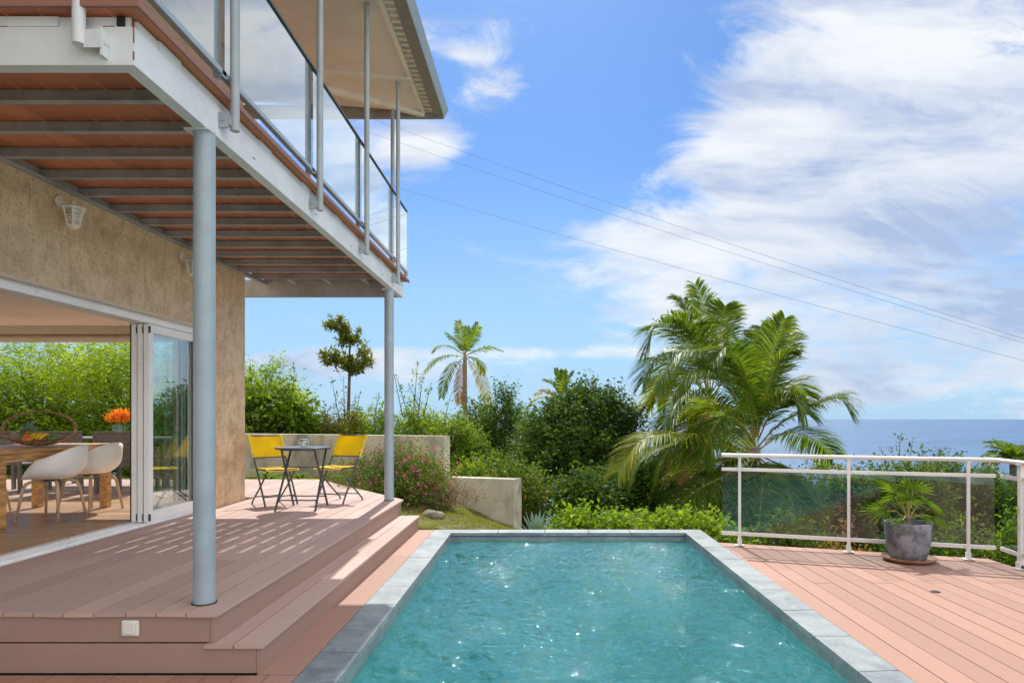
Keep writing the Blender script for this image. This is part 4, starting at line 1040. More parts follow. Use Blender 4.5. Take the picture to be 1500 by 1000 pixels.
# ================================================================== INTERIOR AND THE FAR TERRACE
T = Thing('dining_table', (-5.74, 7.5, DZ), 'long chunky wooden dining table indoors carrying the woven fruit basket', 'table')
tx0, tx1, ty0, ty1, tz = -6.25, -5.24, 6.62, 8.45, 1.125
mb = MB()
for i in range(7):
    x = tx0+(tx1-tx0)*i/7; mb.box(x+.002, ty0+.11, tz-.04, x+(tx1-tx0)/7-.002, ty1-.11, tz)
mb.box(tx0, ty0, tz-.04, tx1, ty0+.107, tz); mb.box(tx0, ty1-.107, tz-.04, tx1, ty1, tz)
T.part(mb, 'tabletop', 'table_wood', bevel=.004)
mb = MB(); mb.box(tx0+.04, ty0+.05, tz-.13, tx0+.065, ty1-.05, tz-.041); mb.box(tx1-.065, ty0+.05, tz-.13, tx1-.04, ty1-.05, tz-.041)
mb.box(tx0+.066, ty0+.05, tz-.13, tx1-.066, ty0+.075, tz-.041); mb.box(tx0+.066, ty1-.075, tz-.13, tx1-.066, ty1-.05, tz-.041); T.part(mb, 'apron', 'table_wood')
for x in (tx0+.045, tx1-.135):
    for y in (ty0+.045, ty1-.135):
        mb = MB(); mb.box(x, y, DZ, x+.09, y+.09, tz-.042); T.part(mb, 'leg', 'table_wood', bevel=.004)
def shell_chair(loc, rz, label):
    T = Thing('shell_chair', loc, label, 'chair', 'white shell chairs round the dining table', rz)
    mb = MB(); rows = []; n = 48; m = 12
    for i in range(m+1):
        t = i/m; row = []
        for k in range(n+1):
            a = 2*math.pi*k/n; c, s_ = math.cos(a), math.sin(a)      # a=0 to the side, -90deg is the back
            backness = max(0, -s_); frontness = max(0, s_)
            rim = .655+.15*backness**1.5-.205*frontness**.8
            rim = rim if frontness < .05 else .655-.215*min(1, frontness*1.25)
            rx, ry = .285, .27
            f = math.sin(min(1, t*1.35)*math.pi/2) if t < 1 else 1.0
            z = .435+(rim-.435)*max(0, (t-.25)/.75)**1.35+.012*(1-t)
            flare = 1+.08*t*backness
            row.append((rx*f*c*(1+.03*t), ry*f*s_*flare-.02-.03*t*backness, z))
        rows.append(row)
    mb.grid(rows); o = T.part(mb, 'shell', 'shell_white', local=True, smooth='all')
    sol = o.modifiers.new('solid', 'SOLIDIFY'); sol.thickness = .007; sol.offset = 0
    for sx in (-1, 1):
        for sy in (-1, 1):
            mb = MB(); mb.tube([(sx*.03, sy*.05, .418), (sx*.12, sy*.12, .415), (sx*.165, sy*.155, .395), (sx*.19, sy*.175, .34), (sx*.245, sy*.215, .0)], [.014, .0155, .017, .0165, .012], 10)
            T.part(mb, 'leg', 'leg_wood', local=True, smooth='all')
    mb = MB(); mb.lathe([(.001, .41), (.075, .41), (.075, .428), (.001, .43)], (0, 0, 0), 18); T.part(mb, 'seat_mount', 'charcoal', local=True)
    return T
shell_chair((-5.27, 7.36, DZ), R(94), 'white shell chair with wooden legs, nearest on the near side of the dining table')
shell_chair((-5.30, 8.04, DZ), R(80), 'white shell chair with wooden legs, standing beside the stack of sliding doors')
shell_chair((-6.42, 7.75, DZ), R(-88), 'white shell chair across the dining table, mostly hidden under the tabletop')
# woven basket: an oval hoop with a shallow dish
bc = Vector((-5.45, 7.42, tz+.003))
T = Thing('fruit_basket', bc, 'oval rattan hoop basket full of fruit on the wooden dining table', 'basket', rz=R(4))
mb = MB(); ring = []
for k in range(49):
    a = 2*math.pi*k/48; ring.append((.385*math.cos(a), .0+.03*math.sin(a), .197+.182*math.sin(a)))
for off in (-.013, 0, .013):
    mb.tube([(x*(1-abs(off)*1.3), y+off*1.1, z) for x, y, z in ring], .0095, 7, cap=False)
T.part(mb, 'hoop', 'rattan', local=True, smooth='all')
mb = MB(); rows = []
for i in range(7):
    t = i/6; rows.append([(.30*t**.8*math.cos(2*math.pi*k/36), .13*t**.8*math.sin(2*math.pi*k/36), .012+.055*t**2.2+.03*t*abs(math.cos(2*math.pi*k/36))**3) for k in range(37)])
mb.grid(rows); mb.grid([[(x, y, z-.008) for x, y, z in reversed(r)] for r in rows]); T.part(mb, 'dish', 'rattan', local=True, smooth='all')
def at_b(x, y, z): return bc+Vector((x, y, z))
q = at_b(-.115, .0, .045)
T = Thing('pineapple', q, 'pineapple with a spiky grey green crown in the woven basket', 'pineapple')
mb = MB(); rows = []
for i in range(15):
    t = i/14; r = .058*math.sin(math.pi*(.08+.86*t))**.55
    rows.append([(r*(1+.09*math.cos(8*2*math.pi*k/40+i*math.pi))*math.cos(2*math.pi*k/40), r*(1+.09*math.cos(8*2*math.pi*k/40+i*math.pi))*math.sin(2*math.pi*k/40), .0+.125*t) for k in range(41)])
mb.grid(rows); T.part(mb, 'fruit_body', 'pineapple', local=True, smooth='all')
n = 60; az = rng.random(n)*6.28; el = rng.random(n)*1.3+.15; D = np.stack([np.cos(az)*np.cos(el), np.sin(az)*np.cos(el), np.sin(el)], 1)
leaves_mesh('leaf_crown', np.array(q)+np.array([0, 0, .115])+D*.01, D, .06+.07*rng.random(n), .016, 'agave', T.o, T.loc)
T = Thing('mango', at_b(-.07, -.085, .075), 'red and orange mango lying in front of the pineapple in the basket', 'mango')
mb = MB(); mb.sphere((0, 0, 0), .056, .042, .040, 22, 14); T.part(mb, 'fruit_body', 'mango', local=True, smooth='all')
mb = MB(); mb.tube([(-.05, 0, .01), (-.062, 0, .018)], .004, 6); T.part(mb, 'stem', 'bark', local=True)
T = Thing('banana_bunch', at_b(.0, -.02, .06), 'bunch of yellow bananas in the middle of the fruit basket', 'bananas')
for k in range(4):
    mb = MB(); x0 = -.055+.042*k; pts = [(x0+.015*math.sin(j*.5), -.075+.032*j, .015+.052*math.sin(math.pi*j/5)) for j in range(6)]
    mb.tube(pts, [.006, .019, .0215, .021, .016, .005], 9); T.part(mb, 'banana', 'banana', local=True, smooth='all')
T = Thing('watermelon', at_b(.155, -.01, .082), 'small green striped watermelon at the right end of the basket', 'watermelon')
mb = MB(); mb.sphere((0, 0, 0), .066, .055, .054, 26, 16); T.part(mb, 'fruit_body', 'melon', local=True, smooth='all')
mb = MB(); mb.tube([(.06, 0, .006), (.072, 0, .014)], .003, 6); T.part(mb, 'stem', 'bark', local=True)

# grey slatted garden chairs and the patio table behind the room
def slat_chair(loc, rz, label):
    T = Thing('slatted_armchair', loc, label, 'armchair', 'grey slatted garden armchairs', rz)
    mb = MB()
    for i in range(6): mb.box(-.26, -.285-.006*i, .40+.079*i, .26, -.262-.006*i, .40+.079*i+.068)
    T.part(mb, 'backrest', 'slat_grey', local=True, bevel=.004)
    mb = MB()
    for i in range(6): mb.box(-.26, -.25+.085*i, .40, .26, -.25+.085*i+.075, .424)
    T.part(mb, 'seat', 'slat_grey', local=True)
    for sx in (-1, 1):
        mb = MB(); mb.bar((sx*.285, -.30, .86), (sx*.285, -.26, 0), .045, .045); T.part(mb, 'rear_leg', 'slat_grey', local=True)
        mb = MB(); mb.bar((sx*.285, .25, .62), (sx*.285, .27, 0), .045, .045); T.part(mb, 'front_leg', 'slat_grey', local=True)
        mb = MB(); mb.box(sx*.285-.03, -.27, .622, sx*.285+.03, .30, .645); T.part(mb, 'armrest', 'slat_grey', local=True, bevel=.004)
    mb = MB(); mb.box(-.31, -.325, .872, .31, -.285, .895); T.part(mb, 'top_slat', 'slat_grey', local=True, bevel=.004)
slat_chair((-6.05, 10.0, DZ), 0, 'grey slatted armchair on the far terrace, just left of the sliding door stack')
slat_chair((-6.85, 9.95, DZ), R(6), 'grey slatted armchair on the far terrace, behind the watermelon end of the basket')
slat_chair((-7.75, 10.1, DZ), R(-4), 'grey slatted armchair on the far terrace, farthest from the sliding doors')
T = Thing('patio_table', (-6.8, 11.05, DZ), 'grey garden table on the far terrace carrying the vase of orange flowers', 'table')
mb = MB()
for i in range(9): mb.box(-7.9+.0, 10.55+.105*i, DZ+.745, -5.7, 10.55+.105*i+.097, DZ+.775)
T.part(mb, 'tabletop', 'slat_grey')
for x in (-7.8, -5.88):
    for y in (10.6, 11.35):
        mb = MB(); mb.box(x, y, DZ, x+.08, y+.08, DZ+.744); T.part(mb, 'leg', 'slat_grey')
vc = Vector((-6.62, 10.75, DZ+.776))
T = Thing('flower_vase', vc, 'square glass vase of bright orange flowers on the far garden table', 'vase of flowers')
mb = MB(); mb.box(-.075, -.075, 0, .075, .075, .012)
for (a, b, c, d_) in ((-.075, -.075, .075, -.069), (-.075, .069, .075, .075), (-.075, -.069, -.069, .069), (.069, -.069, .075, .069)): mb.box(a, b, .012, c, d_, .20)
T.part(mb, 'vase', 'glass_clear', local=True)
mb = MB()
for k in range(14):
    a = k*.9; mb.tube([(.02*math.cos(a), .02*math.sin(a), .015), (.045*math.cos(a), .045*math.sin(a), .2), (.13*math.cos(a), .13*math.sin(a), .32)], .0035, 4)
T.part(mb, 'stem', 'leaf_mid', local=True)
foliage('blossom', [(vc.x, vc.y, vc.z+.34, .17, .14, .10), (vc.x-.1, vc.y, vc.z+.32, .1, .1, .07), (vc.x+.1, vc.y, vc.z+.35, .1, .1, .07)], 900, .035, 'petal_orange', T.o, T.loc, per=8, shell=.3) if False else None
C, N = blob_points([(vc.x, vc.y, vc.z+.34, .17, .14, .10), (vc.x-.12, vc.y, vc.z+.31, .1, .1, .07), (vc.x+.11, vc.y, vc.z+.35, .1, .1, .08)], 700, .3)
leaves_mesh('blossom', C, N+rng.normal(size=C.shape)*.8, .05*(.6+.7*rng.random(len(C))), .028, 'petal_orange', T.o, T.loc)

# ================================================================== PLANTS NEAR THE HOUSE
def bush(name, label, cat, blobs, n, size, mat, base, twigs=10, group=None, flowers=None, shoots=None, **kw):
    T = Thing(name, base, label, cat, group); mb = MB(); b = Vector(base)
    for q in blobs:
        for _ in range(max(2, twigs//len(blobs))):
            tip = Vector(q[:3])+Vector((random.uniform(-.7, .7)*q[3], random.uniform(-.7, .7)*q[4], random.uniform(-.3, .8)*q[5]))
            m = b.lerp(tip, .5)+Vector((0, 0, .1*(tip-b).length)); mb.tube([b+Vector((random.uniform(-.1, .1), random.uniform(-.1, .1), -.05)), m, tip], [.018, .011, .004], 5)
    if shoots:
        for sh in shoots: mb.tube([sh[:3], sh[3:6]], [.009, .003], 4)
    T.part(mb, 'branches', 'bark', smooth='all')
    foliage('leaves', blobs, n, size, mat, T.o, T.loc, shoots=shoots, **kw)
    if flowers:
        fm, fn, fs = flowers; C, N = blob_points(blobs, fn, .95)
        k = 6; C = np.repeat(C+N*.02, k, 0); D = np.repeat(N, k, 0)+rng.normal(size=C.shape)*.75
        C = C+rng.normal(size=C.shape)*.008
        leaves_mesh('flowers', C, D, fs*(.8+.4*rng.random(len(C))), fs*.75, fm, T.o, T.loc)
    return T
# pink flowering bush in front of the wall
bush('flowering_bush', 'dark green bush covered in small pink flowers behind the steel column', 'flowering bush',
     [pxblob(545, 702, 45, 40, 11.2, .5), pxblob(590, 690, 42, 42, 11.3, .55), pxblob(625, 700, 36, 36, 11.3, .5), pxblob(570, 720, 58, 26, 10.7, .45), pxblob(500, 704, 26, 22, 12.6, .35), pxblob(636, 722, 26, 24, 11.0, .35)],
     24000, .045, 'leaf_mid', (-2.35, 11.2, .1), 24, flowers=('petal_pink', 520, .024), per=12, spread=2.2, aspect=.42)
# dry twiggy shrub
T = Thing('dry_shrub', P(655, 735, 11.2), 'bare dry brown twiggy shrub leaning on the concrete wall beside the pink flowers', 'dry shrub')
mb = MB(); b0 = T.loc
for i in range(330):
    a = random.uniform(0, 6.28); e = random.uniform(-.05, 1.25); l = random.uniform(.2, .55); s0 = b0+Vector((random.gauss(0, .26), random.gauss(0, .2), random.uniform(-.08, .16)))
    pts = [s0]; d = Vector((math.cos(a)*math.cos(e), math.sin(a)*math.cos(e), math.sin(e)))
    for k in range(3): d = (d+Vector((random.gauss(0, .3), random.gauss(0, .3), random.gauss(0, .22)))).normalized(); pts.append(pts[-1]+d*l/3)
    mb.tube(pts, [.0038, .003, .002, .001], 3, cap=False)
T.part(mb, 'branches', 'dry_twig')
n = 1500; C = np.array(b0)+rng.normal(size=(n, 3))*[.3, .22, .13]+[0, 0, .12]
leaves_mesh('dry_leaves', C, rng.normal(size=(n, 3)), .035, .010, 'dry_twig', T.o, T.loc)
foliage('leaves', [pxblob(640, 712, 22, 22, 11.4)], 900, .035, 'leaf_olive', T.o, T.loc, aspect=.3)
# strappy plants behind the left chair
for (px, py, Y, lab) in ((392, 690, 12.7, 'arching green strap leaved plant behind the left yellow chair'), (440, 692, 12.9, 'smaller strap leaved plant behind the bistro table')):
    c = P(px, 703, Y); T = Thing('strap_plant', c, lab, 'plant', 'strap leaved plants along the concrete wall'); mb = MB()
    for i in range(46):
        a = random.uniform(0, 6.28); l = random.uniform(.35, .62)*(1 if px < 400 else .75); e = random.uniform(.35, 1.35); h = Vector((math.cos(a), math.sin(a), 0)); sd = Vector((-h.y, h.x, 0)); p = Vector((0, 0, -.05)); rows = []
        for k in range(7):
            t = k/6; w = .022*(1-t)**.6*(1+.6*math.sin(t*3.14)); rows.append([tuple(p-sd*w+Vector((0, 0, .008))), tuple(p), tuple(p+sd*w+Vector((0, 0, .008)))]); p = p+(h*math.cos(e)+Vector((0, 0, math.sin(e))))*l/6; e -= .30
        mb.grid(rows)
    T.part(mb, 'leaves', 'leaf_hibiscus' if px < 400 else 'leaf_mid', local=True)
    mb = MB(); mb.lathe([(.05, -.25), (.045, .0), (.02, .05)], (0, 0, 0), 10); T.part(mb, 'stem', 'bark', local=True)
# rock and grass on the slope
rk = P(634, 750, 10.0)
T = MB(); T.sphere((rk.x, rk.y, hgt(rk.x, rk.y)+.02), .17, .13, .075, 18, 10)
T.v = [(x+.012*math.sin(31*y+17*z), y+.012*math.sin(29*x), z+.012*math.sin(23*x+19*y)) for x, y, z in T.v]
tag(T.build('rock', 'rock', None, (rk.x, rk.y, hgt(rk.x, rk.y)), smooth='all'), 'low flat brown rock on the grass slope beside the steps', 'rock')
n = 60000; gxs = rng.uniform(-4.2, .2, n); gys = rng.uniform(8.75, 13.6, n)
keep = (gys > np.where(gxs < -1.8, 9.2+(-1.82-gxs)*1.403, 8.8))
gxs, gys = gxs[keep], gys[keep]; gzs = np.array([hgt(x, y)+.03*math.sin(3.1*x+1.7*y)+.02*math.sin(7*x-5*y) for x, y in zip(gxs, gys)])
D = rng.normal(size=(len(gxs), 3))*[.8, .8, .3]+[0, 0, .55]
g = leaves_mesh('lawn_grass', np.stack([gxs, gys, gzs-.004], 1), D, .03+.035*rng.random(len(gxs)), .006, 'grass_blade', None, (0, 0, 0))
tag(g, 'short patchy grass on the slope between the steps and the concrete wall', 'grass'); kind(g, 'stuff')
n = 26000; gxs = rng.uniform(-14, -3.9, n); gys = rng.uniform(12.05, 14.2, n); gzs = np.array([hgt(x, y)+.03*math.sin(3.1*x+1.7*y)+.02*math.sin(7*x-5*y) for x, y in zip(gxs, gys)])
g = leaves_mesh('lawn_grass', np.stack([gxs, gys, gzs-.004], 1), rng.normal(size=(n, 3))*[.8, .8, .3]+[0, 0, .6], .05+.05*rng.random(n), .009, 'grass_blade', None, (0, 0, 0))
tag(g, 'strip of grass behind the far terrace seen through the room', 'grass'); kind(g, 'stuff')
# agave
for (px, hw, Y, lab) in ((786, 20, 11.2, 'blue grey agave rosette just right of the concrete wall end'), (806, 14, 11.6, 'smaller blue grey agave rosette beside the bright green hedge')):
    c = P(px, 790, Y); T = Thing('agave', c, lab, 'agave', 'blue grey agaves beyond the pool'); mb = MB(); s = hw/20
    for i in range(40):
        a = i*2.4; e = .25+1.15*(i/40); l = random.uniform(.40, .52)*s; h = Vector((math.cos(a), math.sin(a), 0)); sd = Vector((-h.y, h.x, 0)); p = Vector((0, 0, .0)); rows = []
        for k in range(7):
            t = k/6; w = (.035+.03*math.sin(min(1, t*1.6)*3.14*.75))*(1-t)**.7*s; rows.append([tuple(p-sd*w+Vector((0, 0, .02*(1-t)))), tuple(p), tuple(p+sd*w+Vector((0, 0, .02*(1-t))))]); p = p+(h*math.cos(e)+Vector((0, 0, math.sin(e))))*l/6; e += .03
        mb.grid(rows)
    T.part(mb, 'leaves', 'agave', local=True)
    mb = MB(); mb.lathe([(.07, -.3), (.06, .0), (.03, .06)], (0, 0, 0), 10); T.part(mb, 'stem', 'bark', local=True)

# ================================================================== BRIGHT HEDGE BEYOND THE POOL
G1 = 'bright green shrubs beyond the pool'
hib = [(850, 762, 34, 18, 9.7, 'bright yellow green shrub beyond the pool, next to the agaves'), (912, 766, 34, 18, 9.8, 'bright green shrub beyond the pool, second to the right of the agaves'),
       (965, 764, 28, 17, 9.9, 'bright green shrub beyond the middle of the pool edge, below the palm fronds'), (1022, 768, 34, 20, 9.6, 'bright green shrub behind the far right pool corner'),
       (1065, 790, 26, 22, 9.2, 'bright green shrub at the left end of the glass railing')]
for i, (px, py, hw, hh, Y, lab) in enumerate(hib):
    c = P(px, 800, Y)
    bush('broadleaf_shrub', lab, 'shrub', [pxblob(px, py+6, hw, hh, Y, .38), pxblob(px-hw*.6, py+12, hw*.6, hh*.8, Y, .3), pxblob(px+hw*.5, py+10, hw*.7, hh*.8, Y, .3), pxblob(px, py+28, hw*1.1, hh, Y, .35)], 3000, .075,
         'leaf_hibiscus' if i < 4 else 'leaf_bright', (c.x, c.y, c.z-.8), 8, G1, per=9, spread=1.7, aspect=.55, droop=.0)

# ================================================================== GREENERY BEHIND THE CONCRETE WALL
G2 = 'shrubs and small trees behind the concrete wall'
def hedge(name, lab, cat, px, top, hw, Y, mat, n, size, shoots=(), bottom=690, lobes=7, seed=0, grp=G2, **kw):
    r = random.Random(seed+int(px)); bl = []
    for i in range(lobes):
        fx = -1+2*(i+.5)/lobes; x = px+fx*hw*.8+r.uniform(-.12, .12)*hw; tp = top+abs(fx)**1.5*(bottom-top)*.22+r.uniform(-.04, .10)*(bottom-top); h = r.uniform(.20, .30)*(bottom-top)
        bl.append(pxblob(x, tp+h, hw*r.uniform(.22, .34), h, Y+r.uniform(-.5, .5), hw/F*Y*.45))
    bl.append(pxblob(px, (top+bottom)/2+(bottom-top)*.12, hw*.85, (bottom-top)*.38, Y, hw/F*Y*.5)); bl.append(pxblob(px, bottom, hw*.9, (bottom-top)*.3, Y, hw/F*Y*.5))
    c = P(px, bottom+30, Y); c.z = min(c.z, hgt(c.x, c.y)+.0)
    sh = [pxshoot(a, b, c_, d_, Y+r.uniform(-.4, .4), m) for (a, b, c_, d_, m) in shoots]
    return tree(name, lab, cat, (c.x, c.y, c.z), bl, n, size, mat, max(.03, hw/F*Y*.05), grp, sh or None, trunk_top=tuple(P(px, top+(bottom-top)*.35, Y)), **kw)
hedge('leafy_shrub', 'bright green shrub with upright shoots right beside the stone pillar', 'shrub', 384, 572, 40, 15.8, 'leaf_bright', 9500, .12, [(372, 600, 366, 524, 60), (385, 600, 390, 548, 40), (362, 600, 372, 540, 40), (395, 590, 404, 560, 30)], aspect=.6)
hedge('leafy_shrub', 'bright green shrub with a tall curling shoot, above the left yellow chair', 'shrub', 424, 580, 38, 15.6, 'leaf_bright', 9000, .12, [(425, 600, 432, 540, 60), (415, 600, 418, 565, 36), (440, 600, 458, 585, 34), (410, 600, 402, 562, 30)], aspect=.6)
hedge('leafy_shrub', 'olive brown tipped shrub at the foot of the slender clumpy tree', 'shrub', 487, 606, 46, 16.2, 'leaf_olive', 8000, .075, [(498, 620, 486, 556, 40), (505, 620, 503, 550, 44), (515, 615, 521, 583, 26), (475, 620, 478, 590, 24)])
hedge('leafy_shrub', 'mid green shrub left of the far steel column', 'shrub', 545, 600, 40, 16.0, 'leaf_bright', 7500, .075, [(548, 615, 556, 574, 26), (560, 615, 566, 585, 22)])
hedge('leafy_shrub', 'green shrub with long arching whips right of the far steel column', 'shrub', 612, 596, 40, 15.6, 'leaf_bright', 8500, .07, [(605, 615, 612, 528, 70), (612, 610, 620, 545, 50), (600, 615, 581, 552, 60), (590, 610, 577, 548, 30), (620, 610, 632, 560, 50), (615, 600, 598, 560, 30)])
hedge('leafy_shrub', 'light green shrub in front of the slim coconut palm trunk', 'shrub', 655, 604, 42, 16.4, 'leaf_bright', 8500, .075, [(650, 620, 660, 578, 30), (668, 620, 676, 590, 24)])
hedge('leafy_shrub', 'light green bush right of the upper concrete wall end', 'bush', 694, 622, 46, 17.2, 'leaf_mid', 10000, .085, bottom=760)
hedge('leafy_shrub', 'yellow green bush above the lower concrete wall', 'bush', 700, 672, 40, 15.0, 'leaf_bright', 9000, .075, bottom=760, grp=G2)
bush('ixora_bush', 'green bush with a few salmon flowers at the end of the lower concrete wall', 'flowering bush', [pxblob(760, 708, 34, 26, 14.3, .5), pxblob(785, 730, 32, 28, 14.0, .5), pxblob(740, 700, 22, 16, 14.5, .4)], 7000, .07, 'leaf_mid', tuple(P(770, 790, 14.2)), 12, None, flowers=('petal_salmon', 34, .035), per=10)
# slender tree with umbrella-like clumps
tb = P(513, 640, 17.4)
st = [pxblob(488, 478, 10, 8, 17.4), pxblob(503, 484, 10, 12, 17.4), pxblob(510, 498, 15, 9, 17.4), pxblob(497, 470, 7, 5, 17.4), pxblob(524, 485, 5, 4, 17.4), pxblob(484, 472, 5, 4, 17.4),
      pxblob(474, 519, 7, 4, 17.4), pxblob(485, 528, 12, 6, 17.4), pxblob(493, 516, 8, 5, 17.4), pxblob(506, 530, 14, 10, 17.4), pxblob(522, 540, 12, 6, 17.4), pxblob(531, 515, 11, 6, 17.4), pxblob(537, 530, 10, 8, 17.4), pxblob(532, 506, 6, 3, 17.4)]
T = Thing('slender_tree', (tb.x, tb.y, hgt(tb.x, tb.y)), 'slender young tree with a bare trunk and two separate leafy clumps against the sky', 'tree')
mb = MB(); jn = P(512, 545, 17.4); jt = P(513, 495, 17.4)
mb.tube([T.loc, P(510, 620, 17.4), jn, P(512, 515, 17.4), jt], [.055, .045, .035, .026, .014], 8)
for q in st: 
    s0 = jn if q[2] < P(0, 505, 17.4).z else jt; mb.tube([s0, Vector(s0).lerp(Vector(q[:3]), .5)+Vector((0, 0, -.04)), q[:3]], [.016, .011, .005], 5)
T.part(mb, 'trunk', 'bark', smooth='all'); foliage('crown', st, 5200, .085, 'leaf_olive', T.o, T.loc, per=10, spread=1.3, aspect=.35, shell=.3) if False else None
C, N = blob_points(st, 300, .45); C = C+rng.normal(size=C.shape)*.035; C = np.repeat(C, 9, 0); leaves_mesh('crown', C+rng.normal(size=C.shape)*.012, rng.normal(size=C.shape)+[0, 0, .25], .13*(.6+.8*rng.random(len(C))), .042, 'leaf_olive', T.o, T.loc)

# far tree line
G3 = 'trees on the slope beyond the wall'
hedge('broad_tree', 'dark green tree right of the slim coconut palm', 'tree', 736, 566, 34, 24, 'leaf_dark', 14000, .11, [(728, 590, 722, 556, 20), (745, 590, 752, 562, 20)], bottom=740, grp=G3)
hedge('broad_tree', 'dark green tree directly behind the slim coconut palm trunk', 'tree', 700, 592, 38, 23, 'leaf_dark', 13000, .11, [(690, 610, 684, 578, 20), (712, 610, 718, 574, 22)], bottom=740, grp=G3)
hedge('broad_tree', 'dark green tree filling the gap left of the big round tree', 'tree', 778, 598, 26, 22, 'leaf_dark', 9000, .10, [(770, 610, 764, 585, 16)], bottom=740, grp=G3)
hedge('leafy_shrub', 'loose green shrub with thin shoots between the slender tree and the far column', 'shrub', 520, 612, 30, 17.0, 'leaf_mid', 6000, .075, [(520, 620, 528, 572, 24), (512, 620, 500, 585, 20), (535, 620, 545, 590, 20)])
hedge('broad_tree', 'dark leafy tree behind the dark bush cluster, left of the big round tree', 'tree', 772, 640, 44, 20, 'leaf_dark', 12000, .10, bottom=780, grp=G3)
big = [pxblob(850, 600, 40, 30, 19), pxblob(815, 628, 40, 32, 19), pxblob(886, 622, 38, 34, 19), pxblob(915, 612, 26, 16, 19), pxblob(932, 606, 12, 7, 19), pxblob(858, 575, 14, 14, 19), pxblob(888, 585, 16, 12, 19),
       pxblob(800, 665, 36, 36, 18.6), pxblob(850, 660, 56, 42, 18.4), pxblob(900, 665, 40, 42, 18.8), pxblob(830, 700, 50, 30, 18.2), pxblob(885, 705, 44, 30, 18.4), pxblob(780, 640, 20, 24, 19), pxblob(868, 566, 9, 8, 19), pxblob(843, 578, 10, 8, 19), pxblob(905, 590, 12, 8, 19), pxblob(923, 618, 12, 9, 19), pxblob(806, 598, 12, 9, 19), pxblob(829, 590, 10, 9, 19), pxblob(930, 640, 14, 12, 19), pxblob(897, 575, 7, 6, 19)]
cb = P(826, 790, 18.8)
tree('broad_tree', 'big round dark green tree with a thick trunk in the middle of the view', 'tree', (cb.x, cb.y, min(cb.z, hgt(cb.x, cb.y))), big, 36000, .11, 'leaf_dark', .20, G3, [pxshoot(858, 580, 858, 547, 19, 50), pxshoot(885, 590, 893, 556, 19, 46), pxshoot(900, 600, 917, 572, 19, 30)], trunk_top=tuple(P(845, 660, 18.8)))
hedge('broad_tree', 'dark green foliage mass behind the low fronds of the large coconut palm', 'tree', 975, 655, 62, 19, 'leaf_dark', 14000, .10, bottom=790, grp=G3)
hedge('broad_tree', 'olive foliage mass low behind the trunk of the large coconut palm', 'tree', 1075, 690, 62, 20, 'leaf_mid', 13000, .10, bottom=820, grp=G3)
for (px, top, hw, Y, mat, bt, lab) in ((925, 690, 48, 14.5, 'leaf_dark', 800, 'shady green thicket low between the big round tree and the palm fronds'), (860, 705, 44, 14.0, 'leaf_dark', 800, 'shady green thicket right under the big round tree'), (1130, 694, 44, 24, 'leaf_mid', 820, 'green tree low behind the first railing post'), (1290, 682, 48, 21, 'leaf_dark', 840, 'dark tree just left of the potted palm, behind the rail'), (1372, 676, 44, 20, 'leaf_mid', 840, 'green tree just right of the potted palm, behind the rail'), (1445, 684, 40, 22, 'leaf_mid', 840, 'green tree behind the bend of the railing'), (1190, 684, 60, 22, 'leaf_dark', 840, 'dark green tree behind the second glass panel of the railing'), (1262, 680, 52, 17, 'leaf_mid', 850, 'green tree directly behind the second railing post'),
      (1330, 672, 64, 16, 'leaf_mid', 860, 'green tree with thin shoots rising above the rail behind the potted palm'), (1408, 680, 56, 18, 'leaf_dark', 860, 'dark tree behind the third railing post'), (1482, 700, 52, 18, 'leaf_mid', 880, 'green tree at the right edge below the far palm')):
    sh = [(1300, 690, 1290, 655, 26), (1318, 690, 1318, 638, 40), (1330, 690, 1337, 644, 34), (1352, 690, 1352, 650, 30), (1372, 690, 1378, 655, 30), (1392, 690, 1412, 661, 20)] if px == 1330 else ()
    hedge('broad_tree' if Y > 15 else 'thicket', lab, 'tree' if Y > 15 else 'thicket', px, top-8, hw, Y, mat, 19000, .095, sh, bottom=bt, grp='trees behind the glass railing' if Y > 15 else 'thickets beyond the pool hedge')
# understorey directly behind the railing
for (px, py, hw, hh, Y, mat, lab, cat) in ((1230, 822, 40, 16, 10.2, 'leaf_red', 'reddish narrow leaved shrub below the rail, left of the potted palm', 'shrub'), (1150, 790, 44, 40, 10.6, 'leaf_mid', 'green shrub low behind the first glass panel', 'shrub'),
        (1330, 800, 50, 42, 11.0, 'leaf_dark', 'dark low shrub behind the grey pot', 'shrub'), (1420, 815, 50, 44, 10.4, 'leaf_mid', 'low green shrub behind the third railing post', 'shrub'), (1490, 800, 30, 60, 10.2, 'leaf_bright', 'light green shrub behind the corner of the railing', 'shrub')):
    c = P(px, 900, Y)
    bush('garden_shrub', lab, cat, [pxblob(px, py, hw*.6, hh, Y), pxblob(px-hw*.6, py+10, hw*.5, hh*.8, Y), pxblob(px+hw*.6, py+8, hw*.5, hh*.8, Y), pxblob(px, py+hh, hw, hh, Y)], 4200, .07, mat, (c.x, c.y, c.z), 9,
         'low shrubs just outside the glass railing', shoots=[pxshoot(1232, 800, 1230, 735, Y, 60), pxshoot(1240, 800, 1250, 752, Y, 40), pxshoot(1222, 800, 1212, 760, Y, 40)] if mat == 'leaf_red' else None, per=10, aspect=.28 if mat == 'leaf_red' else .5)

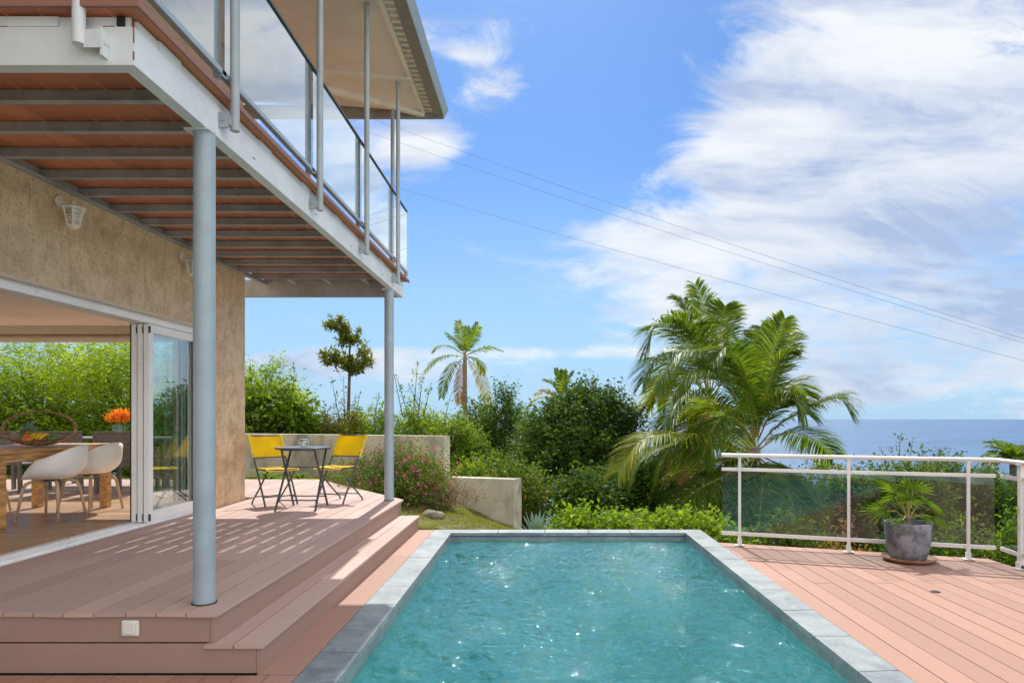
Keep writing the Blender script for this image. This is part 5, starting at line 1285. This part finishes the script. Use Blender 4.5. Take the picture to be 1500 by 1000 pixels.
# acacias seen through the room
for (x, y, z, rr, lab) in ((-15.0, 16.2, 1.6, 2.2, 'feathery bright green acacia at the left edge seen through the room'), (-12.2, 16.6, 1.7, 2.0, 'feathery acacia behind the woven basket seen through the room'), (-9.7, 16.0, 1.75, 1.9, 'feathery acacia beside the sliding door stack seen through the room'), (-7.4, 17.0, 1.2, 1.7, 'feathery acacia hidden partly behind the stone pillar')):
    bl = [(x+rr*math.cos(a)*.62*q, y+.6*math.sin(a)*rr*.8, z+rr*s, rr*.42, rr*.42, rr*.30) for a, q, s in ((0, 1, .1), (1, 1, .35), (2.1, 1, .3), (3.1, 1, .05), (4.2, .9, -.25), (5.2, .9, -.2), (0.5, .4, .62), (2.6, .5, .55), (4.7, .3, -.5), (4.4, .9, .25), (5.1, .7, .3), (4.0, 1.1, -.45), (5.6, 1.1, -.5))]
    tree('acacia_tree', lab, 'tree', (x, y, hgt(x, y)), bl, 32000, .10, 'leaf_acacia', .09, 'acacias behind the far terrace', per=30, spread=3.0, aspect=.30, flat=.45, trunk_top=(x, y, z))
for (x, y, rr, lab) in ((-13.6, 14.9, 1.0, 'low broad leaved bush behind the far terrace at the left edge'), (-11.2, 15.0, 1.05, 'low broad leaved bush behind the woven basket'), (-8.9, 14.9, 1.0, 'low broad leaved bush behind the orange flowers'), (-7.0, 15.2, .8, 'low broad leaved bush behind the stone pillar')):
    bush('garden_bush', lab, 'bush', [(x, y, .5, rr, .7, .65), (x-.5*rr, y, .9, rr*.6, .6, .5), (x+.5*rr, y, .8, rr*.6, .6, .5), (x, y+.3, 1.1, rr*.8, .6, .5)], 12000, .11, 'leaf_bright' if y < 15 else 'leaf_mid', (x, y, .1), 10, 'low bushes behind the far terrace', per=10)

# ================================================================== PALMS
def pf(Y, *pts):                                       # frond path measured in the photograph, each with its own depth
    n = len(pts); return [tuple(P(p[0], p[1], Y+(p[2] if len(p) > 2 else 0))) for p in pts]
Yp = 15.0; cr = P(1106, 655, Yp)
fr = [(pf(Yp, (1104, 640), (1088, 567, -.2), (1062, 529, -.4), (1032, 514, -.6), (994, 518, -.8), (958, 565, -1)), 'palm_leaf'),
      (pf(Yp, (1102, 645, -.1), (1068, 608, -.7), (1030, 582, -1.1), (997, 584, -1.4), (972, 620, -1.6)), 'palm_leaf'),
      (pf(Yp, (1107, 635, .1), (1120, 552, .1), (1136, 500, .1), (1150, 466, 0)), 'palm_leaf'),
      (pf(Yp, (1105, 635), (1096, 560, .2), (1078, 500, .3), (1056, 474, .4), (1030, 470, .5)), 'palm_leaf'),
      (pf(Yp, (1106, 635, .1), (1110, 560, .3), (1117, 500, .6), (1114, 478, .9)), 'palm_leaf'),
      (pf(Yp, (1110, 655), (1138, 624, -.2), (1184, 597, -.4), (1225, 582, -.5), (1246, 604, -.6)), 'palm_leaf'),
      (pf(Yp, (1112, 658, .1), (1150, 634, .6), (1188, 641, 1.0), (1222, 668, 1.3)), 'palm_leaf'),
      (pf(Yp, (1102, 662, -.1), (1051, 652, -.9), (994, 636, -1.5), (940, 645, -1.9), (905, 690, -2.1)), 'palm_lime'),
      (pf(Yp, (1102, 664, -.1), (1055, 652, -.5), (1000, 650, -.8), (945, 668, -1), (918, 712, -1.1)), 'palm_leaf'),
      (pf(Yp, (1102, 668, -.1), (1040, 678, -.4), (982, 697, -.6), (935, 738, -.8)), 'palm_lime'),
      (pf(Yp, (1103, 672, -.1), (1062, 696, -.9), (1012, 724, -1.4), (978, 762, -1.6)), 'palm_leaf'),
      (pf(Yp, (1105, 672, -.1), (1085, 712, -.9), (1055, 755, -1.3), (1040, 800, -1.4)), 'palm_leaf'),
      (pf(Yp, (1108, 672, -.1), (1116, 700, -1.1), (1114, 745, -1.6), (1106, 800, -1.7)), 'palm_leaf'),
      (pf(Yp, (1110, 670, -.1), (1140, 692, -.9), (1160, 735, -1.4), (1172, 790, -1.5)), 'palm_leaf'),
      (pf(Yp, (1112, 666), (1158, 690, -.5), (1192, 730, -.8), (1208, 790, -.9)), 'palm_leaf'),
      (pf(Yp, (1104, 650), (1075, 605, .3), (1040, 592, .6), (1008, 612, .8)), 'palm_lime'),
      (pf(Yp, (1108, 640, .1), (1128, 585, .6), (1156, 560, 1.0), (1182, 580, 1.3)), 'palm_leaf'),
      (pf(Yp, (1105, 645), (1082, 590, -.5), (1050, 548, -.9), (1012, 545, -1.1), (985, 580, -1.2)), 'palm_leaf'),
      (pf(Yp, (1103, 655), (1072, 630, .5), (1036, 625, .9), (1006, 650, 1.2), (990, 690, 1.3)), 'palm_leaf'),
      (pf(Yp, (1103, 665), (1075, 668, .3), (1045, 690, .6), (1020, 730, .8)), 'palm_leaf'),
      (pf(Yp, (1110, 640, .1), (1128, 560, .4), (1142, 512, .6), (1158, 490, .8)), 'palm_leaf'),
      (pf(Yp, (1107, 640, .1), (1102, 570, .7), (1090, 520, 1.1), (1078, 505, 1.3)), 'palm_leaf'),
      (pf(Yp, (1110, 645, .1), (1132, 600, -.6), (1160, 585, -.9), (1180, 605, -1.1)), 'palm_leaf'),
      (pf(Yp, (1106, 650), (1085, 620, -1), (1060, 610, -1.5), (1040, 635, -1.8), (1030, 670, -1.9)), 'palm_leaf'),
      (pf(Yp, (1108, 672, .1), (1125, 690, -.3), (1135, 740, -.6), (1138, 800, -.7)), 'palm_leaf'),
      (pf(Yp, (1104, 672, .1), (1070, 715, .3), (1050, 770, .5)), 'palm_leaf'),
      (pf(Yp, (1105, 640, .1), (1088, 580, .5), (1064, 530, .9), (1040, 515, 1.1)), 'palm_leaf'),
      (pf(Yp, (1106, 640, -.1), (1098, 575, -.5), (1082, 528, -.9), (1062, 512, -1.1), (1044, 528, -1.2)), 'palm_leaf'),
      (pf(Yp, (1108, 640), (1122, 575, -.4), (1140, 530, -.7), (1162, 515, -.8)), 'palm_leaf'),
      (pf(Yp, (1102, 660), (1060, 640, -.5), (1015, 640, -.9), (975, 665, -1.1), (955, 705, -1.2)), 'palm_leaf')]
palm('coconut_palm', 'large lush coconut palm with arching fronds rising behind the left end of the glass railing', cr, hgt(cr.x, cr.y)-.5, fr, .98, .13, 'coconut palms', nl=128, wid=.026, rr=.020, droop=.58, lift=.18)
Yq = 18.5; c2 = P(1040, 590, Yq)
fr2 = [(pf(Yq, (1040, 585), (1040, 520, .1), (1034, 460, .2), (1018, 416, .2)), 'palm_leaf'),
       (pf(Yq, (1040, 585), (1018, 520, -.3), (990, 484, -.5), (960, 478, -.7), (944, 520, -.8)), 'palm_leaf'),
       (pf(Yq, (1040, 588), (1010, 548, -.4), (978, 524, -.7), (955, 530, -.9), (942, 560, -1)), 'palm_leaf'),
       (pf(Yq, (1038, 590), (1000, 566, .3), (968, 566, .5), (948, 596, .7)), 'palm_lime'),
       (pf(Yq, (1040, 585), (1020, 500, .3), (1005, 452, .5), (992, 438, .6)), 'palm_leaf'),
       (pf(Yq, (1040, 585), (1052, 520, .1), (1058, 470, .1), (1062, 448, 0)), 'palm_leaf'),
       (pf(Yq, (1040, 588), (1012, 590, -.5), (985, 612, -.8), (965, 655, -1)), 'palm_leaf'),
       (pf(Yq, (1042, 588), (1070, 540, .4), (1098, 520, .7), (1120, 545, 1)), 'palm_leaf'),
       (pf(Yq, (1040, 590), (1020, 610, -.4), (1000, 650, -.7), (990, 700, -.8)), 'palm_dead'),
       (pf(Yq, (1040, 588), (1022, 560, .5), (998, 545, .8), (975, 560, 1), (962, 590, 1.1)), 'palm_leaf'),
       (pf(Yq, (1040, 585), (1030, 520, -.3), (1012, 480, -.4), (985, 462, -.5)), 'palm_leaf'),
       (pf(Yq, (1042, 588), (1060, 600, .4), (1075, 640, .7), (1080, 690, .8)), 'palm_leaf'),
       (pf(Yq, (1040, 590), (1025, 640, .2), (1030, 700, .3)), 'palm_leaf'),
       (pf(Yq, (1038, 588), (1008, 600, .1), (985, 632, .2), (976, 680, .2)), 'palm_leaf')]
palm('coconut_palm', 'coconut palm behind and left of the large one, its top frond highest of all', c2, hgt(c2.x, c2.y)-.5, fr2, 1.12, .13, 'coconut palms', nl=108, wid=.030, rr=.022, droop=.58, lift=.18)
Ya = 30.0; c3 = P(681, 522, Ya)
fr3 = [(pf(Ya, (681, 520), (676, 495), (671, 470)), 'palm_leaf'), (pf(Ya, (681, 520), (688, 495, .3), (698, 472, .3)), 'palm_leaf'), (pf(Ya, (681, 520), (690, 500, -.4), (702, 478, -.6)), 'palm_leaf'),
       (pf(Ya, (681, 520), (668, 500, -.3), (654, 487, -.5)), 'palm_leaf'), (pf(Ya, (681, 521), (662, 508, -.3), (645, 506, -.5), (634, 514, -.6)), 'palm_lime'), (pf(Ya, (681, 522), (658, 520, .3), (636, 528, .5), (622, 545, .6)), 'palm_leaf'),
       (pf(Ya, (681, 523), (664, 534, -.6), (652, 556, -.9), (647, 582, -1)), 'palm_leaf'), (pf(Ya, (681, 521), (700, 513, -.5), (718, 508, -.6), (735, 513, -.7)), 'palm_leaf'), (pf(Ya, (681, 522), (695, 524, .4), (704, 534, .6), (706, 546, .7)), 'palm_leaf'),
       (pf(Ya, (682, 523), (698, 540, -.6), (710, 570, -.9), (716, 604, -1)), 'palm_yellow'), (pf(Ya, (680, 524), (676, 545, -.5), (674, 570, -.6), (674, 590, -.6)), 'palm_dead'), (pf(Ya, (681, 520), (684, 498, .6), (684, 478, .8)), 'palm_leaf')]
palm('coconut_palm', 'slim coconut palm with a tall bare trunk and one hanging yellow frond, left of centre', c3, hgt(c3.x, c3.y)-.5, fr3, .52, .10, 'coconut palms', nl=44, wid=.036, rr=.022, droop=.6, lift=.1)
Yb = 28.0; c4 = P(822, 588, Yb)
fr4 = [(pf(Yb, (822, 586), (812, 565), (797, 556)), 'palm_leaf'), (pf(Yb, (822, 586), (820, 562, .3), (814, 540, .4)), 'palm_leaf'), (pf(Yb, (822, 586), (830, 562), (840, 544)), 'palm_leaf'), (pf(Yb, (822, 587), (802, 574), (785, 577)), 'palm_yellow'),
       (pf(Yb, (823, 587), (838, 572), (854, 568)), 'palm_leaf'), (pf(Yb, (823, 588), (843, 573), (852, 590)), 'palm_dead'), (pf(Yb, (823, 588), (839, 578, -.4), (846, 596, -.5)), 'palm_dead'), (pf(Yb, (821, 589), (795, 582, -.5), (778, 592, -.6), (771, 612, -.6)), 'palm_yellow'), (pf(Yb, (822, 586), (824, 560, -.4), (826, 542, -.5)), 'palm_leaf')]
palm('coconut_palm', 'short topped coconut palm with dead brown fronds poking out above the big round tree', c4, hgt(c4.x, c4.y)-.5, fr4, .50, .12, 'coconut palms', nl=36, wid=.055, rr=.022, droop=.4)
c5 = P(1484, 678, 21); palm('coconut_palm', 'small palm crown at the right edge above the bend of the railing', c5, hgt(c5.x, c5.y)-1, auto_fronds(c5, 18, 1.15, 3, (.1, 1.45)), .40, .11, 'coconut palms', nl=26, wid=.05, rr=.02, droop=.4)
c6 = P(1208, 690, 40); palm('coconut_palm', 'tiny distant palm visible between the rails left of the second railing post', c6, hgt(c6.x, c6.y)-1, auto_fronds(c6, 13, 1.3, 9, (.0, 1.3)), .45, .12, 'coconut palms', nl=18, wid=.08, rr=.02, droop=.4)
